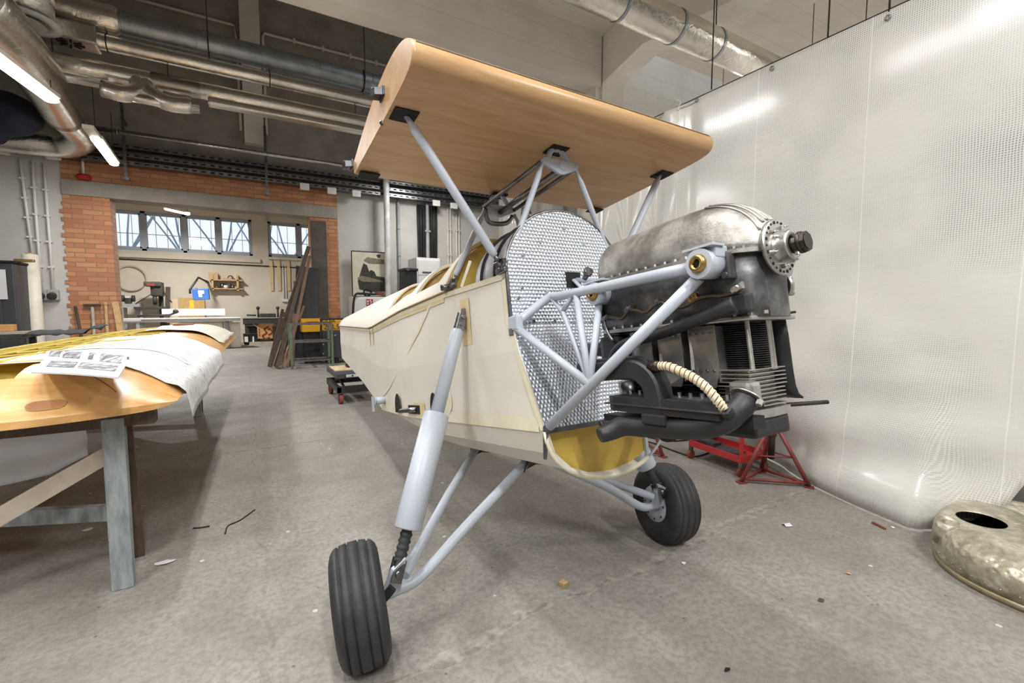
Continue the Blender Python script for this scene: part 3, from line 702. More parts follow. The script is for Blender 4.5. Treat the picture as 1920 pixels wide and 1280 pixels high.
# conduits and sockets on the left plaster
CO = [((37, 297), (61, 480)), ((60, 302), (78, 548)), ((82, 307), (100, 548))]
names = ('leftmost of three white wall conduits, ending behind the film roll', 'middle of three white wall conduits, ending at a socket', 'rightmost of three white wall conduits beside the brick pier')
for (p, q), lab in zip(CO, names):
    a, c = at(*p, Y=11.96), at(*q, Y=11.96); b = MB(); b.tube([a, (c.x, 11.96, c.z)], .024, 8)
    for k in range(1, 5):
        m = a.lerp(c, k / 5); b.box(m, (.09, .04, .03))
    solo('wall_conduit', b, 'white', lab, 'conduit', 'conduits on the left plaster')
for (u, lab) in ((78, 'left'), (100, 'right')):
    c = at(u, 553, Y=11.94); t = thing('power_socket', 'grey power socket under a white conduit, %s one' % lab, 'socket', c, 'wall sockets')
    b = MB(); b.box(c, (.17, .1, .2), bevel=.02); part('housing', b, 'grey_machine', t)
    b = MB(); b.lathe([(.065, 0), (.07, .05), (.05, .06)], c + V((0, -.05, -.01)), (0, -1, -.3), 14); part('cover', b, 'dark_machine', t)
# ================================================================== THE AEROPLANE (built in its own frame)
AP = thing('airplane', 'unfinished cream fabric covered airplane with bare engine and wooden parasol wing centre', 'airplane', mx=PLANE)
def P_(name, mb, m, parent=None, label=None):
    return part(name, mb, m, parent or AP, True, label)
mir = lambda p: V((p[0], -p[1], p[2]))
# ---- fuselage shape
FW = [(-4.25, .10), (-2.05, .25), (-1.3, .30), (.3, .30)]                       # half width
FL = [(-4.25, .385), (-2.32, .095), (-1.2, .062), (-.6, .042), (.0, .0)]         # upper longeron
FB = [(-4.25, .0), (-2.9, -.315), (-2.05, -.56), (-1.2, -.585), (.2, -.59)]      # lower edge
FC = [(-4.25, .185), (-2.9, -.03), (-2.3, -.19), (-1.85, -.262), (-1.2, -.285), (-.2, -.303), (.2, -.3)]   # stringer
FD = [(-4.25, .0), (-2.05, .0), (-1.5, .07), (-.95, .19), (.2, .2)]             # belly depth
FT = [(-4.25, .48), (-3.2, .424), (-2.57, .39), (-1.68, .33), (-1.05, .312), (-.56, .32)]                   # deck crown
def nose_x(z): return max(0, (-.2 - z)) * .43
def side_ring(x, front=False):
    w, zl, zb, zc, bd = (interp(T, x) for T in (FW, FL, FB, FC, FD))
    r = [(-w, zl), (-w, lerp(zl, zc, .5)), (-w - .004, zc), (-w, lerp(zc, zb, .5)), (-w, zb)]
    for k in range(1, 8):
        a = PI * k / 8; r.append((-w * math.cos(a), zb - bd * math.sin(a) ** .9))
    r += [(-y, z) for y, z in reversed(r[:5])]
    return [V(((-.09 if (y > .2 and z < -.62) else nose_x(max(z, -.59))) if front else x, y, z)) for y, z in r]
b = MB()
xs = [-4.25, -3.8, -3.4, -2.9, -2.6, -2.3, -2.05, -1.85, -1.6, -1.3, -1.0, -.8, -.6, -.4, -.25, -.1]
rows = [side_ring(x) for x in xs] + [side_ring(0, True)]
vs = b.grid(rows, False)
b.face(list(reversed(vs[0])))
fus = P_('fuselage', b, 'fabric')
md = fus.modifiers.new('skin', 'SOLIDIFY'); md.thickness = .008; md.offset = -1
# ---- turtle deck with two cockpit openings
def deck_pt(x, a, off=0):
    w, zl, zt = interp(FW, x), interp(FL, x), interp(FT, x)
    return V((x, -(w + off) * math.cos(a), zl + (zt - zl + off) * abs(math.sin(a)) ** 1.7))
b = MB(); N = 28
dx = [-4.25, -4.0, -3.6, -3.2, -2.9, -2.6, -2.4, -2.2] + [-2.1 + .06 * k for k in range(26)] + [-.57]
b.grid([[deck_pt(x, PI * k / N) for k in range(N + 1)] for x in dx])
deck = P_('turtle_deck', b, ['fabric', 'tan'])
md = deck.modifiers.new('skin', 'SOLIDIFY'); md.thickness = .014; md.offset = 1; md.material_offset = 1; md.material_offset_rim = 1
md.use_flip_normals = False
HOLES = [(-1.05, -.645, .281), (-1.68, -1.125, .262)]
def hole_plan(xr, xf, w):
    pts = [(xr, w), (xr, -w)]; r = .07
    pts += [(xf - r + r * math.sin(t), -w + r - r * math.cos(t)) for t in (PI / 2 * k / 5 for k in range(6))]
    pts += [(xf - r + r * math.cos(t), w - r + r * math.sin(t)) for t in (PI / 2 * k / 5 for k in range(6))]
    return pts
cut = []
for h in HOLES:
    cb = MB(); cb.prism([V((x, y, .082)) for x, y in hole_plan(*h)], (0, 0, .6))
    me = cb.mesh('cut'); co = bpy.data.objects.new('cut', me); COL.objects.link(co); co.parent = AP; cut.append(co)
    bo = deck.modifiers.new('cut', 'BOOLEAN'); bo.operation = 'DIFFERENCE'; bo.object = co; bo.solver = 'EXACT'
bpy.context.view_layer.update()
dg = bpy.context.evaluated_depsgraph_get()
me = bpy.data.meshes.new_from_object(deck.evaluated_get(dg)); deck.modifiers.clear(); deck.data = me
for c in cut: bpy.data.objects.remove(c)
def deck_z(x, y):
    ww, zl, zt = interp(FW, x), interp(FL, x), interp(FT, x); return zl + (zt - zl) * max(0, 1 - (y / ww) ** 2) ** .85
for h in HOLES:
    pl_ = hole_plan(*h); ring = []
    for (xa, ya), (xb, yb) in zip(pl_, pl_[1:] + pl_[:1]):
        n = 16 if abs(yb - ya) > .1 or abs(xb - xa) > .1 else 1
        for k in range(n):
            x, y = lerp(xa, xb, k / n), lerp(ya, yb, k / n); ring.append((x, y, max(.075, deck_z(x, y)) - .003))
    P_('cockpit_rim', MB().tube(ring, .006, 6, closed=True), 'tan', deck)
b = MB(); b.tube([deck_pt(-.572, PI * k / 30) for k in range(31)], .007, 6); P_('front_arch', b, 'tan', deck)
for x in (-2.2, -2.34):
    b = MB(); b.tube([deck_pt(x, PI * k / 24, .001) for k in range(25)], .003, 5); P_('hatch_seam', b, 'dark_wood', deck)
    for q in (-1, 1):
        w = interp(FW, x); z = interp(FL, x); b = MB(); b.prism([V((x + d * .008, q * (w + .002), z + dz)) for d, dz in ((-1, .005), (1, .005), (1, -.06), (0, -.15), (-1, -.06))], (0, q * .003, 0)); P_('hatch_strap', b, 'strap', deck)
for x, m, nm in ((-.60, 'yellow_ply', 'front_bulkhead'), (-1.062, 'tan', 'cockpit_bulkhead'), (-1.692, 'tan', 'cockpit_bulkhead')):
    b = MB(); w = interp(FW, x) - .016
    b.prism([V((x, -w, interp(FL, x) - .06))] + [V((x, -w * math.cos(PI * k / 30), deck_z(x, w * math.cos(PI * k / 30)) - .014)) for k in range(31)] + [V((x, w, interp(FL, x) - .06))], (.004, 0, 0)); P_(nm, b, m, deck)
# ---- tapes and edges on the fabric
def strip(up, fn, xs_, wd):
    """a tape lying proud of each fuselage side, fn(x) -> height"""
    for s in (-1, 1):
        b = MB(); b.grid([[(x, s * (interp(FW, x) + .0035), fn(x) + d) for d in (0, -wd)] for x in xs_], False); P_(up, b, 'tape', fus)
tx = [-4.2, -2.9, -2.32, -2.05, -1.8, -1.3, -.9, -.6, -.3, 0]
strip('longeron_tape', lambda x: interp(FL, x) - .002, tx, .022)
strip('lower_edge_tape', lambda x: interp(FB, x) + .045, [-2.05, -1.85, -1.6, -1.3, -1, -.8, -.5, -.2, .13], .05)
for s in (-1, 1):
    b = MB(); b.grid([[(nose_x(z) - .03, s * .3035, z), (nose_x(z) - .002, s * .3035, z)] for z in (0, -.1, -.2, -.3, -.45, -.588)], False); P_('front_edge_tape', b, 'tape', fus)
TP = [(-1.98, -.455), (-1.76, -.40), (-1.5, -.31), (-1.22, -.20), (-.98, -.09), (-.82, .0), (-.79, .03)]
for s in (-1, 1):    # diagonal tape
    b = MB(); b.grid([[(x, s * (interp(FW, x) + .0032), z + d) for d in (.011, -.011)] for x, z in TP], False); P_('diagonal_tape', b, 'tape', fus)
for s in (-1, 1):
    for g in ([[(x, s * .3038, z) for z in (-.03, -.24)] for x in (-.42, -.33)], [[(x, s * .3037, z) for z in (-.50, -.575)] for x in (-1.16, -.98)],
              [[(x, s * (interp(FW, x) + .003), z) for z in (interp(FL, x) - .02, interp(FL, x) - .045)] for x in (-2.3, -2.05, -1.8, -1.3, -.9, -.6)]):
        b = MB(); b.grid(g, False); P_('varnish_patch', b, 'stain', fus)
def oval(cx, cz, rx, rz, y, n=18, top=False):
    return [V((cx + rx * math.cos(2 * PI * k / n), y, cz + rz * (math.sin(2 * PI * k / n)))) for k in range(n)]
b = MB(); b.prism(oval(-.445 - .2, -.49, .045, .06, -.3035), (0, -.002, 0)); P_('inspection_patch', b, 'tape', fus)
for (cx, cz, rx, rz) in ((-1.475, -.505, .055, .055), (-.845, -.50, .045, .05)):
    b = MB(); pts = [V((cx + rx * math.cos(t), -.3035, cz - .02 + rz * 1.5 * math.sin(t))) for t in (PI * k / 12 for k in range(13))] + [V((cx - rx, -.3035, cz - .06)), V((cx + rx, -.3035, cz - .06))]
    b.prism(pts, (0, -.0015, 0)); P_('access_hole', b, 'black_matt', fus)
b = MB(); b.box((-1.16, -.304, -.54), (.2, .004, .05)); P_('step_slot', b, 'black_matt', fus)
b = MB(); b.tube([(-1.12, -.30, -.54), (-1.25, -.36, -.545)], [.017, .013], 10); P_('step_tube', b, 'steel', fus)
b = MB(); b.tube([(-1.93, -.25, -.49), (-1.93, -.335, -.49)], .027, 14); b.tube([(-1.93, -.335, -.49), (-1.93, -.34, -.49)], .04, 14); b.box((-1.94, -.345, -.51), (.05, .006, .11)); P_('side_spigot', b, 'bluegrey', fus)
# yellow bulkhead in the belly mouth
b = MB()
arc = [V((nose_x(-.59) - .035, -.292 * math.cos(PI * k / 16), -.592 - .187 * math.sin(PI * k / 16) ** .9)) for k in range(13)] + [V((nose_x(-.59) - .035, .2065, -.592))]
b.prism(arc, (-.012, 0, 0)); P_('belly_bulkhead', b, 'yellow_ply')
rimp = [V((nose_x(-.59) - .004, -.30 * math.cos(PI * k / 20), -.592 - .2 * math.sin(PI * k / 20) ** .9)) for k in range(21)]
b = MB(); b.tube(rimp[:15], .009, 8); P_('belly_rim', b, 'tape')
b = MB(); b.tube(rimp[14:], .005, 8); P_('open_rim', b, 'bluegrey')
b = MB(); b.box((nose_x(-.59) - .03, .2, -.68), (.012, .014, .17)); P_('bulkhead_stiffener', b, 'bluegrey')
# ---- firewall
b = MB()
arch = [V((.001, -.3 * math.cos(PI * k / 32), .002 + .27 * math.sin(PI * k / 32))) for k in range(33)]
b.prism([V((.001, -.3, -.2))] + arch + [V((.001, .3, -.2))], (.006, 0, 0))
fw = P_('firewall', b, 'turned')
b = MB(); b.prism([V((.002, -.3, -.2)), V((nose_x(-.588), -.3, -.588)), V((nose_x(-.588), .3, -.588)), V((.002, .3, -.2))], (.006, 0, 0)); P_('lower_panel', b, 'turned', fw)
b = MB(); b.tube([p + V((.003, 0, 0)) for p in arch], .006, 6); P_('arch_edge', b, 'steel', fw)
b = MB(); b.bar((nose_x(-.588) + .004, -.305, -.59), (nose_x(-.588) + .004, .305, -.59), .018, .016)
for s in (-1, 1): b.bar((.004, s * .3, 0), (.004, s * .3, -.2), .012, .01)
P_('edge_angle', b, 'steel', fw)
b = MB(); b.box((.009, .02, -.02), (.004, .075, .065)); P_('slot', b, 'black_matt', fw)
for y, z in ((-.24, -.06), (-.12, -.07), (-.26, -.1), (-.1, -.19), (0, -.2), (.1, -.19), (-.22, .07), (-.13, .13), (.1, .14), (.2, .08), (-.2, -.19), (.22, -.18), (0, .2)):
    b = MB(); b.tube([(.007, y, z), (.012, y, z)], .007, 8); P_('screw', b, 'bright_metal', fw)

# ---- fuel tank behind the firewall
b = MB(); rings = []
for x, s in ((-.004, .985), (-.27, .985), (-.3, .96), (-.325, .9), (-.34, .8), (-.345, .6)):
    rings.append([V((x, -.293 * s * math.cos(2 * PI * k / 36), .262 * s * math.sin(2 * PI * k / 36) * (1 if k <= 18 else .7))) for k in range(36)])
b.loft(rings); tank = P_('fuel_tank', b, 'steel' if False else 'tank')
for x in (-.10, -.215):
    b = MB(); b.tube([V((x, -.294 * math.cos(PI * k / 30), .263 * math.sin(PI * k / 30))) for k in range(-3, 34)], .008, 5, flat=.5); P_('tank_strap', b, 'black_matt', tank)
b = MB(); b.lathe([(.022, .25), (.022, .335), (.024, .337), (.024, .385)], (-.262, 0, 0), (0, 0, 1), 16); P_('filler_neck', b, 'bluegrey', tank)
b = MB(); b.lathe([(.026, .335), (.026, .362)], (-.262, 0, 0), (0, 0, 1), 16); P_('neck_clamp', b, 'bright_metal', tank)
for s in (-1, 1): b = MB(); b.bar((-.42, s * .288, .035), (-.385, s * .25, .15), .008, .014); P_('tank_brace', b, 'tape')

# ---- wing centre section
AF = [(-.533, .598), (-.347, .645), (-.174, .680), (-.05, .694), (.06, .693), (.14, .681), (.205, .66), (.245, .632), (.262, .602), (.258, .573), (.238, .553), (.19, .544), (.1, .541), (-.05, .541), (-.22, .543), (-.4, .546), (-.522, .549)]
def airfoil():
    P0 = [V((x, 0, z)) for x, z in AF]; out = []
    for i in range(len(P0) - 1):
        a, c = P0[i], P0[i + 1]; pv = P0[i - 1] if i else a; nx = P0[i + 2] if i + 2 < len(P0) else c
        for k in range(4):
            t = k / 4; out.append(.5 * ((2 * a) + (c - pv) * t + (2 * pv - 5 * a + 4 * c - nx) * t * t + (3 * a - pv - 3 * c + nx) * t ** 3))
    return out + [P0[-1]]
foil = airfoil(); b = MB(); HB = .716
rings = []
for y, s in ((-HB, .985), (-HB + .004, .996), (-HB + .012, 1), (0, 1), (HB - .012, 1), (HB - .004, .996), (HB, .985)):
    rings.append([V((-.1 + (p.x + .1) * s, y, .61 + (p.z - .61) * s)) for p in foil])
b.loft(rings); wing = P_('wing_centre_section', b, 'birch')
for y in (-.66, 0, .66):
    for x, lx in ((.003, .078), (-.498, .062)):
        b = MB(); b.box((x, y * (1 if x > -.1 else 1.0), .539), (lx, .085 if abs(y) > .1 else .085, .006)); P_('fitting_recess', b, 'black_matt', wing)
for s in (-1, 1):     # wing hinge forks on both end ribs
    for x, z in ((-.047, .632), (-.55, .602)):
        b = MB(); y = s * (HB - .002)
        b.box((x, y + s * .004, z), (.055, .008, .036), bevel=.003)
        b.prism([V((x - .022, y + s * .006, z + .013)), V((x + .02, y + s * .006, z + .013)), V((x + .014, y + s * .034, z + .010)), V((x - .004, y + s * .044, z + .006)), V((x - .02, y + s * .036, z + .008))], (0, 0, -.026))
        b.cyl((x - .003, y + s * .03, z + .017), (x - .003, y + s * .03, z - .018), .008, seg=10)
        P_('hinge_fork', b, 'dark_steel', wing)
b = MB(); b.tube([(.0, -.665, .55), (-.06, -.70, .552), (-.09, -.715, .548)], .009, 6); P_('strut_pin', b, 'dark_steel', wing)
b = MB(); b.grid([[V((foil[k].x, y, foil[k].z)) + V((.0015, 0, .0005)) for y in (-.70, 0, .70)] for k in (29, 30)], False); P_('nose_seam', b, 'dark_wood', wing)

# faint stamped marks on the nose skin
rnd = random.Random(4); c0 = pl(1145, 210, z=.645)
for k in range(9):
    y = c0.y - .05 + k * .0125; n = foil[21]; q = foil[23]; t0 = rnd.uniform(.1, .4); t1 = rnd.uniform(.5, .9)
    a = V((lerp(n.x, q.x, t0) + .001, y, lerp(n.z, q.z, t0) + .001)); c = V((lerp(n.x, q.x, t1) + .001, y + rnd.uniform(-.006, .006), lerp(n.z, q.z, t1) + .001))
    b = MB(); b.tube([a, (a + c) / 2 + V((.001, rnd.uniform(-.004, .004), .0005)), c], .0011, 4); P_('stamp_mark', b, 'ink', wing)

# ---- cabane
ZA = .462
def plate(x, nm):
    b = MB()
    b.prism([V((x, -.098, ZA + .012)), V((x, -.085, ZA + .024)), V((x, .085, ZA + .024)), V((x, .098, ZA + .012)), V((x, .088, ZA - .002)), V((x, .01, ZA - .035)), V((x, -.01, ZA - .035)), V((x, -.088, ZA - .002))], (.012, 0, 0))
    b.tube([(x + .008, .012, ZA + .002), (x + .016, .012, ZA + .002)], .02, 18)
    for y in (-.085, .085): b.tube([(x + .01, y, ZA + .013), (x + .016, y, ZA + .013)], .006, 8)
    return P_(nm, b, 'bluegrey')
plate(.012, 'cabane_plate'); plate(-.505, 'cabane_plate')
for x in (.005, -.498):
    b = MB(); b.tube(smooth_path([(x, -.06, ZA + .02), (x, -.042, ZA + .05), (x, -.018, ZA + .085), (x, 0, ZA + .095), (x, .018, ZA + .085), (x, .042, ZA + .05), (x, .06, ZA + .02)], 5), [.012] * 31, 8)
    b.box((x, 0, ZA + .088), (.03, .03, .03), bevel=.006); P_('wing_bracket', b, 'bluegrey')
b = MB()
for y, z in ((-.088, ZA + .01), (0, ZA - .012), (.088, ZA + .01)):
    b = MB(); b.tube([(.012, y, z), (-.5, y, z)], .0105 if y else .014, 10); P_('cabane_tube', b, 'steel')
b = MB(); b.tube(smooth_path([(-.5, -.085, ZA + .0), (-.505, -.075, ZA - .05), (-.51, -.045, ZA - .07), (-.51, .04, ZA - .06), (-.505, .08, ZA - .02)], 5), .0125, 10); P_('cabane_bow', b, 'steel')
def strut(nm, p0, p1, r, m='bluegrey', ends=True):
    p0, p1 = V(p0), V(p1); d = (p1 - p0).normalized(); L = (p1 - p0).length
    b = MB(); b.tube([p0, p0 + d * .035, p0 + d * .055, p1 - d * .075, p1 - d * .055, p1 - d * .05], [r * .55, r * .6, r, r, r * .85, r * .5], 12)
    o = P_(nm, b, m)
    if ends:
        b = MB(); b.tube([p1 - d * .055, p1 - d * .02], r * .55, 8)
        x = d.cross(V((1, 0, 0))).normalized()
        for s in (-1, 1): b.bar(p1 - d * .03 + x * s * r * .8, p1 + d * .012 + x * s * r * .8, .006, r * 1.5, (1, 0, 0))
        b.tube([p1 - x * r * 1.3, p1 + x * r * 1.3], r * .5, 8)
        b.bar(p1 + V((.02, 0, -.006)), p1 + V((-.03, 0, -.012)), .03, .02)
        P_('strut_clevis', b, 'steel', o)
    return o
for s in (-1, 1):
    strut('wing_strut', (.0, s * .655, .545), (-.03, s * .298, .028), .0165)
    strut('cabane_strut', (.016, s * .088, ZA), (-.012, s * .29, .02), .0125, ends=False)
    strut('cabane_strut', (-.5, s * .088, ZA - .01), (-.515, s * .298, .065), .0145)
    b = MB(); b.box((-.02, s * .295, .012), (.05, .03, .02), bevel=.004); b.tube([(.0, s * .3, .03), (-.04, s * .3, .03)], .008, 8); b.bar((-.01, s * .29, .015), (.012, s * .31, .05), .014, .006); P_('strut_fitting', b, 'steel')
    b = MB(); b.tube([(-.53, s * .29, .06), (-.555, s * .335, .058)], .015, 10); b.box((-.515, s * .295, .055), (.06, .03, .014), bevel=.003); P_('strut_fitting', b, 'steel')

# ---- engine mount
EN = V((.3, 0, -.103))
def E_(p): return V((p[0], p[1], p[2] - .057 * (p[0] - .3)))
BF, BR = E_((.742, .165, -.128)), E_((.318, .138, -.142))     # front and rear engine bushings (left side)
mount = None
for s in (-1, 1):
    f = (lambda q: V((q[0], q[1] * -s * -1, q[2]))) if s > 0 else (lambda q: V((q[0], -q[1], q[2])))
    box = V((.03, .292, -.198)); kink = V((.085, .172, -.112)); low = V((nose_x(-.575) + .015, .292, -.575))
    node = low.lerp(BF, .32) + V((0, 0, 0))
    b = MB()
    b.tube([f(p) for p in smooth_path([box, V((.045, .245, -.165)), kink, V((.15, .168, -.118)), V((.3, .165, -.128)), BF + V((-.03, 0, 0))], 4)], .0168, 12)
    b.tube([f(low), f(BF + V((-.02, 0, -.03)))], .0168, 12)
    b.tube([f(box + V((.0, 0, -.02))), f(node)], .0145, 12)
    q1 = V((.158, .172, -.178)); 
    b.tube([f(V((.1, .172, -.118))), f(q1), f(node)], .009, 8); b.tube([f(q1), f(V((.22, .167, -.125)))], .009, 8)
    b.tube([f(V((.235, .166, -.125))), f(node)], .012, 10); b.tube([f(BR + V((0, 0, -.03))), f(node)], .012, 10)
    b.box(f(box + V((-.008, 0, .0))), (.06, .03, .055), bevel=.006)
    o = P_('engine_mount', b, 'bluegrey')
    for q in (BF, BR):
        c = f(q); sg = 1 if c.y > 0 else -1
        b = MB(); b.cyl(c + V((0, -sg * .035, 0)), c + V((0, sg * .024, 0)), .038, seg=24)
        b.box(c + V((0, -sg * .02, .025)), (.078, .05, .03), bevel=.004); b.bar(c + V((-.042, sg * .0, .042)), c + V((.045, sg * .0, .040)), .05, .006)
        P_('bearer_lug', b, 'bluegrey', o)
        b = MB(); b.lathe([(.011, .0), (.012, .012), (.02, .012), (.024, .002), (.024, -.01)], c + V((0, sg * .024, 0)), (0, sg, 0), 22, caps=False); P_('bushing', b, 'brass', o)
        b = MB(); b.tube([c + V((0, sg * .022, 0)), c + V((0, sg * .0255, 0))], .0115, 16); P_('bushing_bore', b, 'black_matt', o)
    b = MB(); b.box(f(box + V((-.025, .002, -.03))), (.03, .026, .03), bevel=.004); b.prism([f(low + V((.012, .012, .02))), f(low + V((-.02, .012, .0))), f(low + V((-.035, .012, -.11))), f(low + V((-.025, .012, -.112)))], (0, .008, 0)); P_('mount_fitting', b, 'steel', o)
b = MB(); b.tube([(.01, .02, -.02), (.07, .035, -.09)], .014, 8, flat=.5); b.tube([(.012, .03, -.02), (.2, .1, -.07), (.28, .13, -.1)], .01, 8); P_('mount_brace', b, 'bluegrey')
b = MB(); b.tube([(.26, -.13, -.06), (.275, -.13, -.052)], .017, 14); b.tube([(.245, -.13, -.075), (.262, -.13, -.06)], .01, 10); P_('mount_cap', b, 'steel')

# ---- engine
def ez(b):          # drop of the thrust line, applied to every engine piece
    for v in b.bm.verts: v.co.z -= .057 * (v.co.x - .3)
    return b
b = MB()
def case_ring(x, wt, wb, zt, zb, r=.02):
    pts = [(-wt, zt), (-wt, lerp(zt, zb, .4)), (lerp(-wt, -wb, .8), lerp(zt, zb, .8)), (-wb, zb), (wb, zb), (lerp(wt, wb, .8), lerp(zt, zb, .8)), (wt, lerp(zt, zb, .4)), (wt, zt)]
    return [V((x, y, z)) for y, z in pts]
b.loft([case_ring(x, wt, wb, -.105, -.27) for x, wt, wb in ((.285, .10, .09), (.30, .116, .1), (.5, .118, .102), (.68, .118, .102), (.745, .116, .102), (.78, .106, .096), (.803, .09, .084), (.818, .07, .065), (.826, .05, .045))], True)
ecase = P_('engine', ez(b), 'engine_case')
b = MB()
def cov_ring(x, w, h, e=2.4):
    out = []
    for k in range(25):
        a = PI * k / 24; c, s_ = math.cos(a), math.sin(a)
        out.append(V((x, -w * math.copysign(abs(c) ** (2 / e), c), -.099 + h * abs(s_) ** (2 / e))))
    return out
tab = [(.283, .098, .115), (.29, .108, .132), (.31, .113, .143), (.40, .114, .150), (.52, .115, .156), (.64, .115, .158), (.69, .114, .157), (.725, .111, .151), (.76, .104, .139), (.79, .094, .121), (.815, .080, .098), (.832, .064, .076), (.84, .05, .06)]
b.loft([cov_ring(*t) for t in tab]); P_('crankcase_cover', ez(b), 'engine_cover', ecase)
b = MB()
for y in (-.055, -.035, -.015, .005, .025, .045, .065):
    pts = []
    for x, w, h in tab[6:12]:
        q = abs(y) / w; e = 2.4
        if q < .96: pts.append((x, y, -.099 + h * (1 - q ** e) ** (1 / e) + .0005))
    if len(pts) > 2: b.tube(smooth_path(pts, 3), .0042, 6)
P_('cover_ribs', ez(b), 'engine_cover', ecase)
b = MB()
fl = [V((.28, -.128, -.107)), V((.745, -.13, -.107)), V((.80, -.112, -.107)), V((.832, -.075, -.107)), V((.838, 0, -.107)), V((.832, .075, -.107)), V((.80, .112, -.107)), V((.745, .13, -.107)), V((.28, .128, -.107))]
b.prism(fl, (0, 0, .011)); 
b.mi = 1
for k in range(14):
    x = .3 + k * .036
    for s in (-1, 1):
        b.tube([(x, s * .121, -.1), (x, s * .121, -.088)], .0062, 6, smooth=False); 
        if k % 2 == 0: b.tube([(x, s * .121, -.107), (x, s * .121, -.117)], .006, 6, smooth=False)
for k in range(5):
    x, y = .772 + .015 * k, .118 - .017 * k
    for s in (-1, 1): b.tube([(x, s * y, -.1), (x, s * y, -.088)], .0062, 6, smooth=False)
P_('parting_flange', ez(b), ['engine_cover', 'bright_metal'], ecase)
b = MB(); b.box((.545, 0, -.272), (.53, .212, .012), bevel=.004); 
for k in range(15):
    x = .3 + k * .039; b.tube([(x, -.102, -.266), (x, -.102, -.258)], .0055, 6, smooth=False)
P_('lower_flange', ez(b), 'alu', ecase)
# mounting boss behind the front bushing, side cover plate
for s in (-1, 1):
    b = MB(); b.box((.775, s * .118, -.135), (.026, .03, .07), bevel=.005); b.tube([(.775, s * .12, -.16), (.775, s * .14, -.16)], .008, 8); P_('bearer_boss', ez(b), 'engine_case', ecase)
    b = MB(); b.box((.305, s * .12, -.135), (.05, .03, .06), bevel=.006); P_('bearer_boss', ez(b), 'engine_case', ecase)
# propeller flange, boss and shaft
cx = .842; b = MB()
b.lathe([(.0, -.004), (.072, -.004), (.073, .004), (.07, .006), (.045, .007)], (cx, 0, -.096), (1, 0, 0), 40); 
b.mi = 1
for k in range(24):
    a = 2 * PI * k / 24; c = V((cx + .006, .064 * math.cos(a), -.096 + .064 * math.sin(a))); b.tube([c, c + V((.0015, 0, 0))], .0045 if k % 2 else .003, 8)
P_('propeller_flange', ez(b), ['alu', 'black_matt'], ecase)
for k in range(6):
    b = MB(); a = 2 * PI * k / 6 + .35; c = V((cx + .006, .052 * math.cos(a), -.096 + .052 * math.sin(a))); b.tube([c, c + V((.012, 0, 0))], .006, 6, smooth=False); b.tube([c, c + V((.02, 0, 0))], .003, 6); P_('flange_stud', ez(b), 'bright_metal', ecase)
b = MB(); b.lathe([(.043, 0), (.039, .006), (.037, .028), (.039, .03), (.036, .034), (.026, .034), (.026, .018)], (cx + .004, 0, -.096), (1, 0, 0), 30, caps=False); P_('thrust_boss', ez(b), 'alu', ecase)
b = MB(); b.cyl((cx + .01, 0, -.096), (cx + .062, 0, -.096), .0185, seg=24); P_('propeller_shaft', ez(b), 'dark_iron', ecase)
b = MB(); b.tube([(cx + .05, 0, -.096), (cx + .07, 0, -.096)], .0255, 8, smooth=False); b.lathe([(.0275, .053), (.0275, .057), (.026, .061)], (cx, 0, -.096), (1, 0, 0), 20); b.tube([(cx + .07, 0, -.096), (cx + .072, 0, -.096)], .02, 20); P_('shaft_nut', ez(b), 'dark_iron', ecase)
b = MB(); b.lathe([(.03, 0), (.032, .006), (.026, .016)], (.79, .098, -.185), (.45, 1, 0), 18); b.tube([(.80, .11, -.165), (.805, .118, -.165)], .008, 8); b.tube([(.80, .11, -.205), (.805, .118, -.205)], .008, 8); P_('side_cap', ez(b), 'alu', ecase)
# cylinders
CX = (.716, .606, .496, .386)
for i, x in enumerate(CX):
    b = MB(); prof = [(.045, -.27)]
    for k in range(20):
        z = -.287 - k * .0058; prof += [(.044, z + .0012), (.060, z), (.060, z - .0022), (.044, z - .0032)]
    prof += [(.044, -.405)]
    b.lathe([(r_, z) for r_, z in prof], (x, 0, 0), (0, 0, 1), 28, smooth=False); b.lathe([(.05, -.274), (.05, -.286)], (x, 0, 0), (0, 0, 1), 28)
    P_('cylinder', ez(b), 'fin_black', ecase)
    b = MB()
    for k in range(10):
        z = -.405 - k * .0105; w = .086 if k < 5 else .074; dl = .053
        b.box((x + (.006 if i == 0 else 0), .0 if k < 5 else .006, z), (.108 if i == 0 else .1, w * 2 - (.0 if k < 5 else .012), .0032), bevel=.001)
    b.box((x, .01, -.455), (.072, .12, .105)); P_('cylinder_head', ez(b), 'alu' if i == 0 else 'fin_black', ecase)
    for px_, py_ in ((.05, -.05), (.052, .035), (.045, .06)): b = MB(); b.tube([(x + px_, py_, -.268), (x + px_, py_ * 1.05, -.275), (x + px_, py_ * 1.05, -.402), (x + px_, py_ * 1.05, -.41)], [.0075, .0062, .0062, .008], 10); P_('push_rod_tube', ez(b), 'bluegrey' if i else 'alu', ecase)
    b = MB(); b.prism([V((x - .055, -.085, -.508)), V((x + .055, -.085, -.508)), V((x + .062, 0, -.508)), V((x + .058, .09, -.508)), V((x - .055, .09, -.508))], (0, 0, -.022)); P_('rocker_box', ez(b), 'alu', ecase)
    b = MB(); b.box((x, 0, -.555), (.11, .17, .052), bevel=.012); P_('rocker_cover', ez(b), 'black_paint', ecase)
